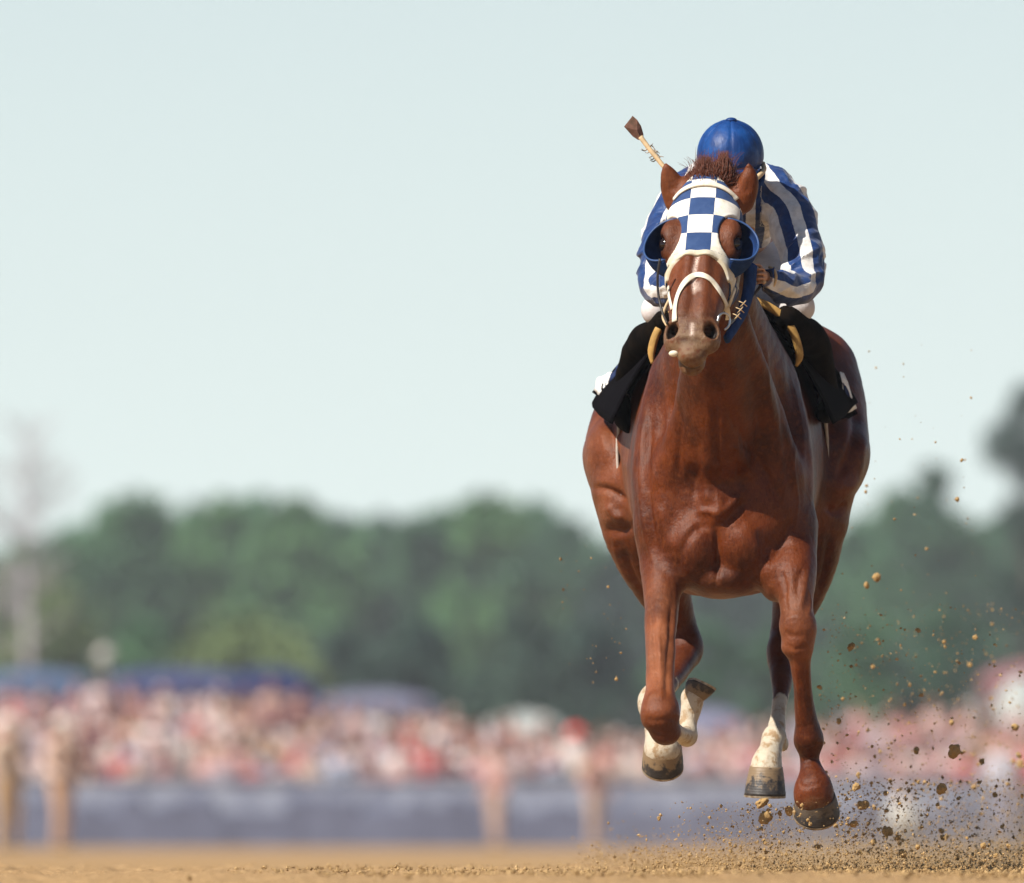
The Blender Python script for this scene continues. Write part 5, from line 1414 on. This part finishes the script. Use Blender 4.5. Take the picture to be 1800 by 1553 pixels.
T2 = [
 (70, 1065, 430, 220, "low olive bush at the foot of the trees at the far left", GO), (250, 1085, 440, 190, "low green bush below the tall narrow tree", G2), (430, 1080, 430, 240, "low olive-green bush behind the navy tent", GO),
 (600, 1100, 450, 200, "dark low bush below the dip of the tree line", GD), (740, 1090, 440, 220, "low dark green bush left of the big round-topped tree's foot", GD), (900, 1075, 430, 220, "dark bush at the foot of the big round-topped tree", GD),
 (1050, 1090, 440, 180, "dark low bush left of the bent foreleg", GD), (1230, 1095, 440, 180, "green low bush seen between the horse's forelegs", G3), (1380, 1100, 440, 140, "low bush behind the horse's straight foreleg", G3),
 (1510, 1070, 430, 190, "low green bush right of the horse's straight foreleg", G2), (1660, 1060, 430, 190, "low green bush behind the flying clods at the right", G3), (1790, 1000, 420, 180, "dark blue-green bush at the foot of the tall dark tree", GD),
]
for k, (px, py, Y, w, lb, col) in enumerate(T2):
    tree(px, py, Y, w * 1.2, lb, col, seed=40 + k, n=5000, lobes=10, thin=.4, py_bot=1400, name="bush")
# bare pale tree at the far left, and a bare trunk among the green ones
def bare_tree(px, py_top, Y, spread, label, seed, mat):
    rg = np.random.default_rng(seed); x0 = X_(px, Y); zt = Z_(py_top, Y); root = empty("bare_tree", (x0, Y, 0), label, "tree", "trees beyond the crowd")
    mb = MB(); V1, F1 = tube([(x0, Y, 0), (x0 + .2, Y, zt * .4), (x0, Y, zt * .9)], [.17, .12, .04], 8); mb.add(V1, F1); mb.build("trunk", mat, root, True)
    mb = MB()
    for k in range(60):
        z = zt * rg.uniform(.40, .95); an = rg.uniform(0, 6.28); l = m(spread, Y) * rg.uniform(.3, 1) * (1.1 - abs(z / zt - .7))
        p0 = np.array([x0, Y, z]); p1 = p0 + np.array([math.cos(an) * l * .5, math.sin(an) * l * .5, l * .3]); p2 = p0 + np.array([math.cos(an) * l, math.sin(an) * l, l * .6])
        V1, F1 = tube([p0, p1, p2], [.05, .035, .015], 4, cap=False); mb.add(V1, F1)
        for _ in range(5):
            q = p1 + (p2 - p1) * rg.uniform(0, 1); e = q + rg.normal(0, .28, 3) * l * .6; V1, F1 = tube([q, (q + e) / 2 + [0, 0, .1], e], [.025, .018, .01], 3, cap=False); mb.add(V1, F1)
    mb.build("branches", mat, root, True)
lilac_bark = simple("lilac_grey_bark", (.42, .40, .44), .9, .2, 2, .3, .05, .1)
bare_tree(40, 715, 420, 120, "pale grey bare tree standing above the others at the far left", 5, lilac_bark)
#bare_tree(250, 985, 400, 40, "thin pinkish bare tree in front of the tall narrow green tree", 6, pale_bark)
# ------------------------------------------------------------------ haze: summer air between the track and the tree line
hz_m = bpy.data.materials.new("hazy_air"); hz_m.use_nodes = True
nt = hz_m.node_tree; nt.nodes.clear()
out_n = nt.nodes.new("ShaderNodeOutputMaterial"); pv = nt.nodes.new("ShaderNodeVolumePrincipled")
pv.inputs["Color"].default_value = (.86, .92, 1.0, 1); pv.inputs["Density"].default_value = .00023; pv.inputs["Anisotropy"].default_value = 0.0
nt.links.new(pv.outputs[0], out_n.inputs["Volume"])
haze = MB().box((-900, -60, -1.0), (900, 1100, 45)).build("haze", hz_m)
tag(haze, kind="stuff", label="thin summer haze filling the air over the track", cat="haze")

# dust hanging behind the hooves
du_m = bpy.data.materials.new("drifting_dust"); du_m.use_nodes = True
nt = du_m.node_tree; nt.nodes.clear(); N, L = nt.nodes, nt.links
out_n = N.new("ShaderNodeOutputMaterial"); pv = N.new("ShaderNodeVolumePrincipled")
pv.inputs["Color"].default_value = (.80, .62, .40, 1)
tc = N.new("ShaderNodeTexCoord"); sp = N.new("ShaderNodeSeparateXYZ"); L.new(tc.outputs["Generated"], sp.inputs[0])
ns = noise(N, L, 2.6, 3, .6, tc.outputs["Object"])
fall = math_n(N, L, 'POWER', math_n(N, L, 'SUBTRACT', 1.0, sp.outputs[2]), 3.0)
edge_x = math_n(N, L, 'MULTIPLY', ramp(N, L, sp.outputs[0], 0.0, .4), math_n(N, L, 'SUBTRACT', 1.0, ramp(N, L, sp.outputs[1], .75, 1.0)))
edge_x = math_n(N, L, 'MULTIPLY', edge_x, ramp(N, L, sp.outputs[1], 0.0, .2))
den = math_n(N, L, 'MULTIPLY', math_n(N, L, 'MULTIPLY', ramp(N, L, ns, .38, .68), fall), edge_x)
L.new(math_n(N, L, 'MULTIPLY', den, .55), pv.inputs["Density"]); L.new(pv.outputs[0], out_n.inputs["Volume"])
dust_box = MB().box((.15, .9, -.02), (4.2, 6.5, .62)).build("dust_cloud", du_m)
tag(dust_box, "faint tan dust cloud hanging over the track behind the hooves", "dust", None, "stuff")
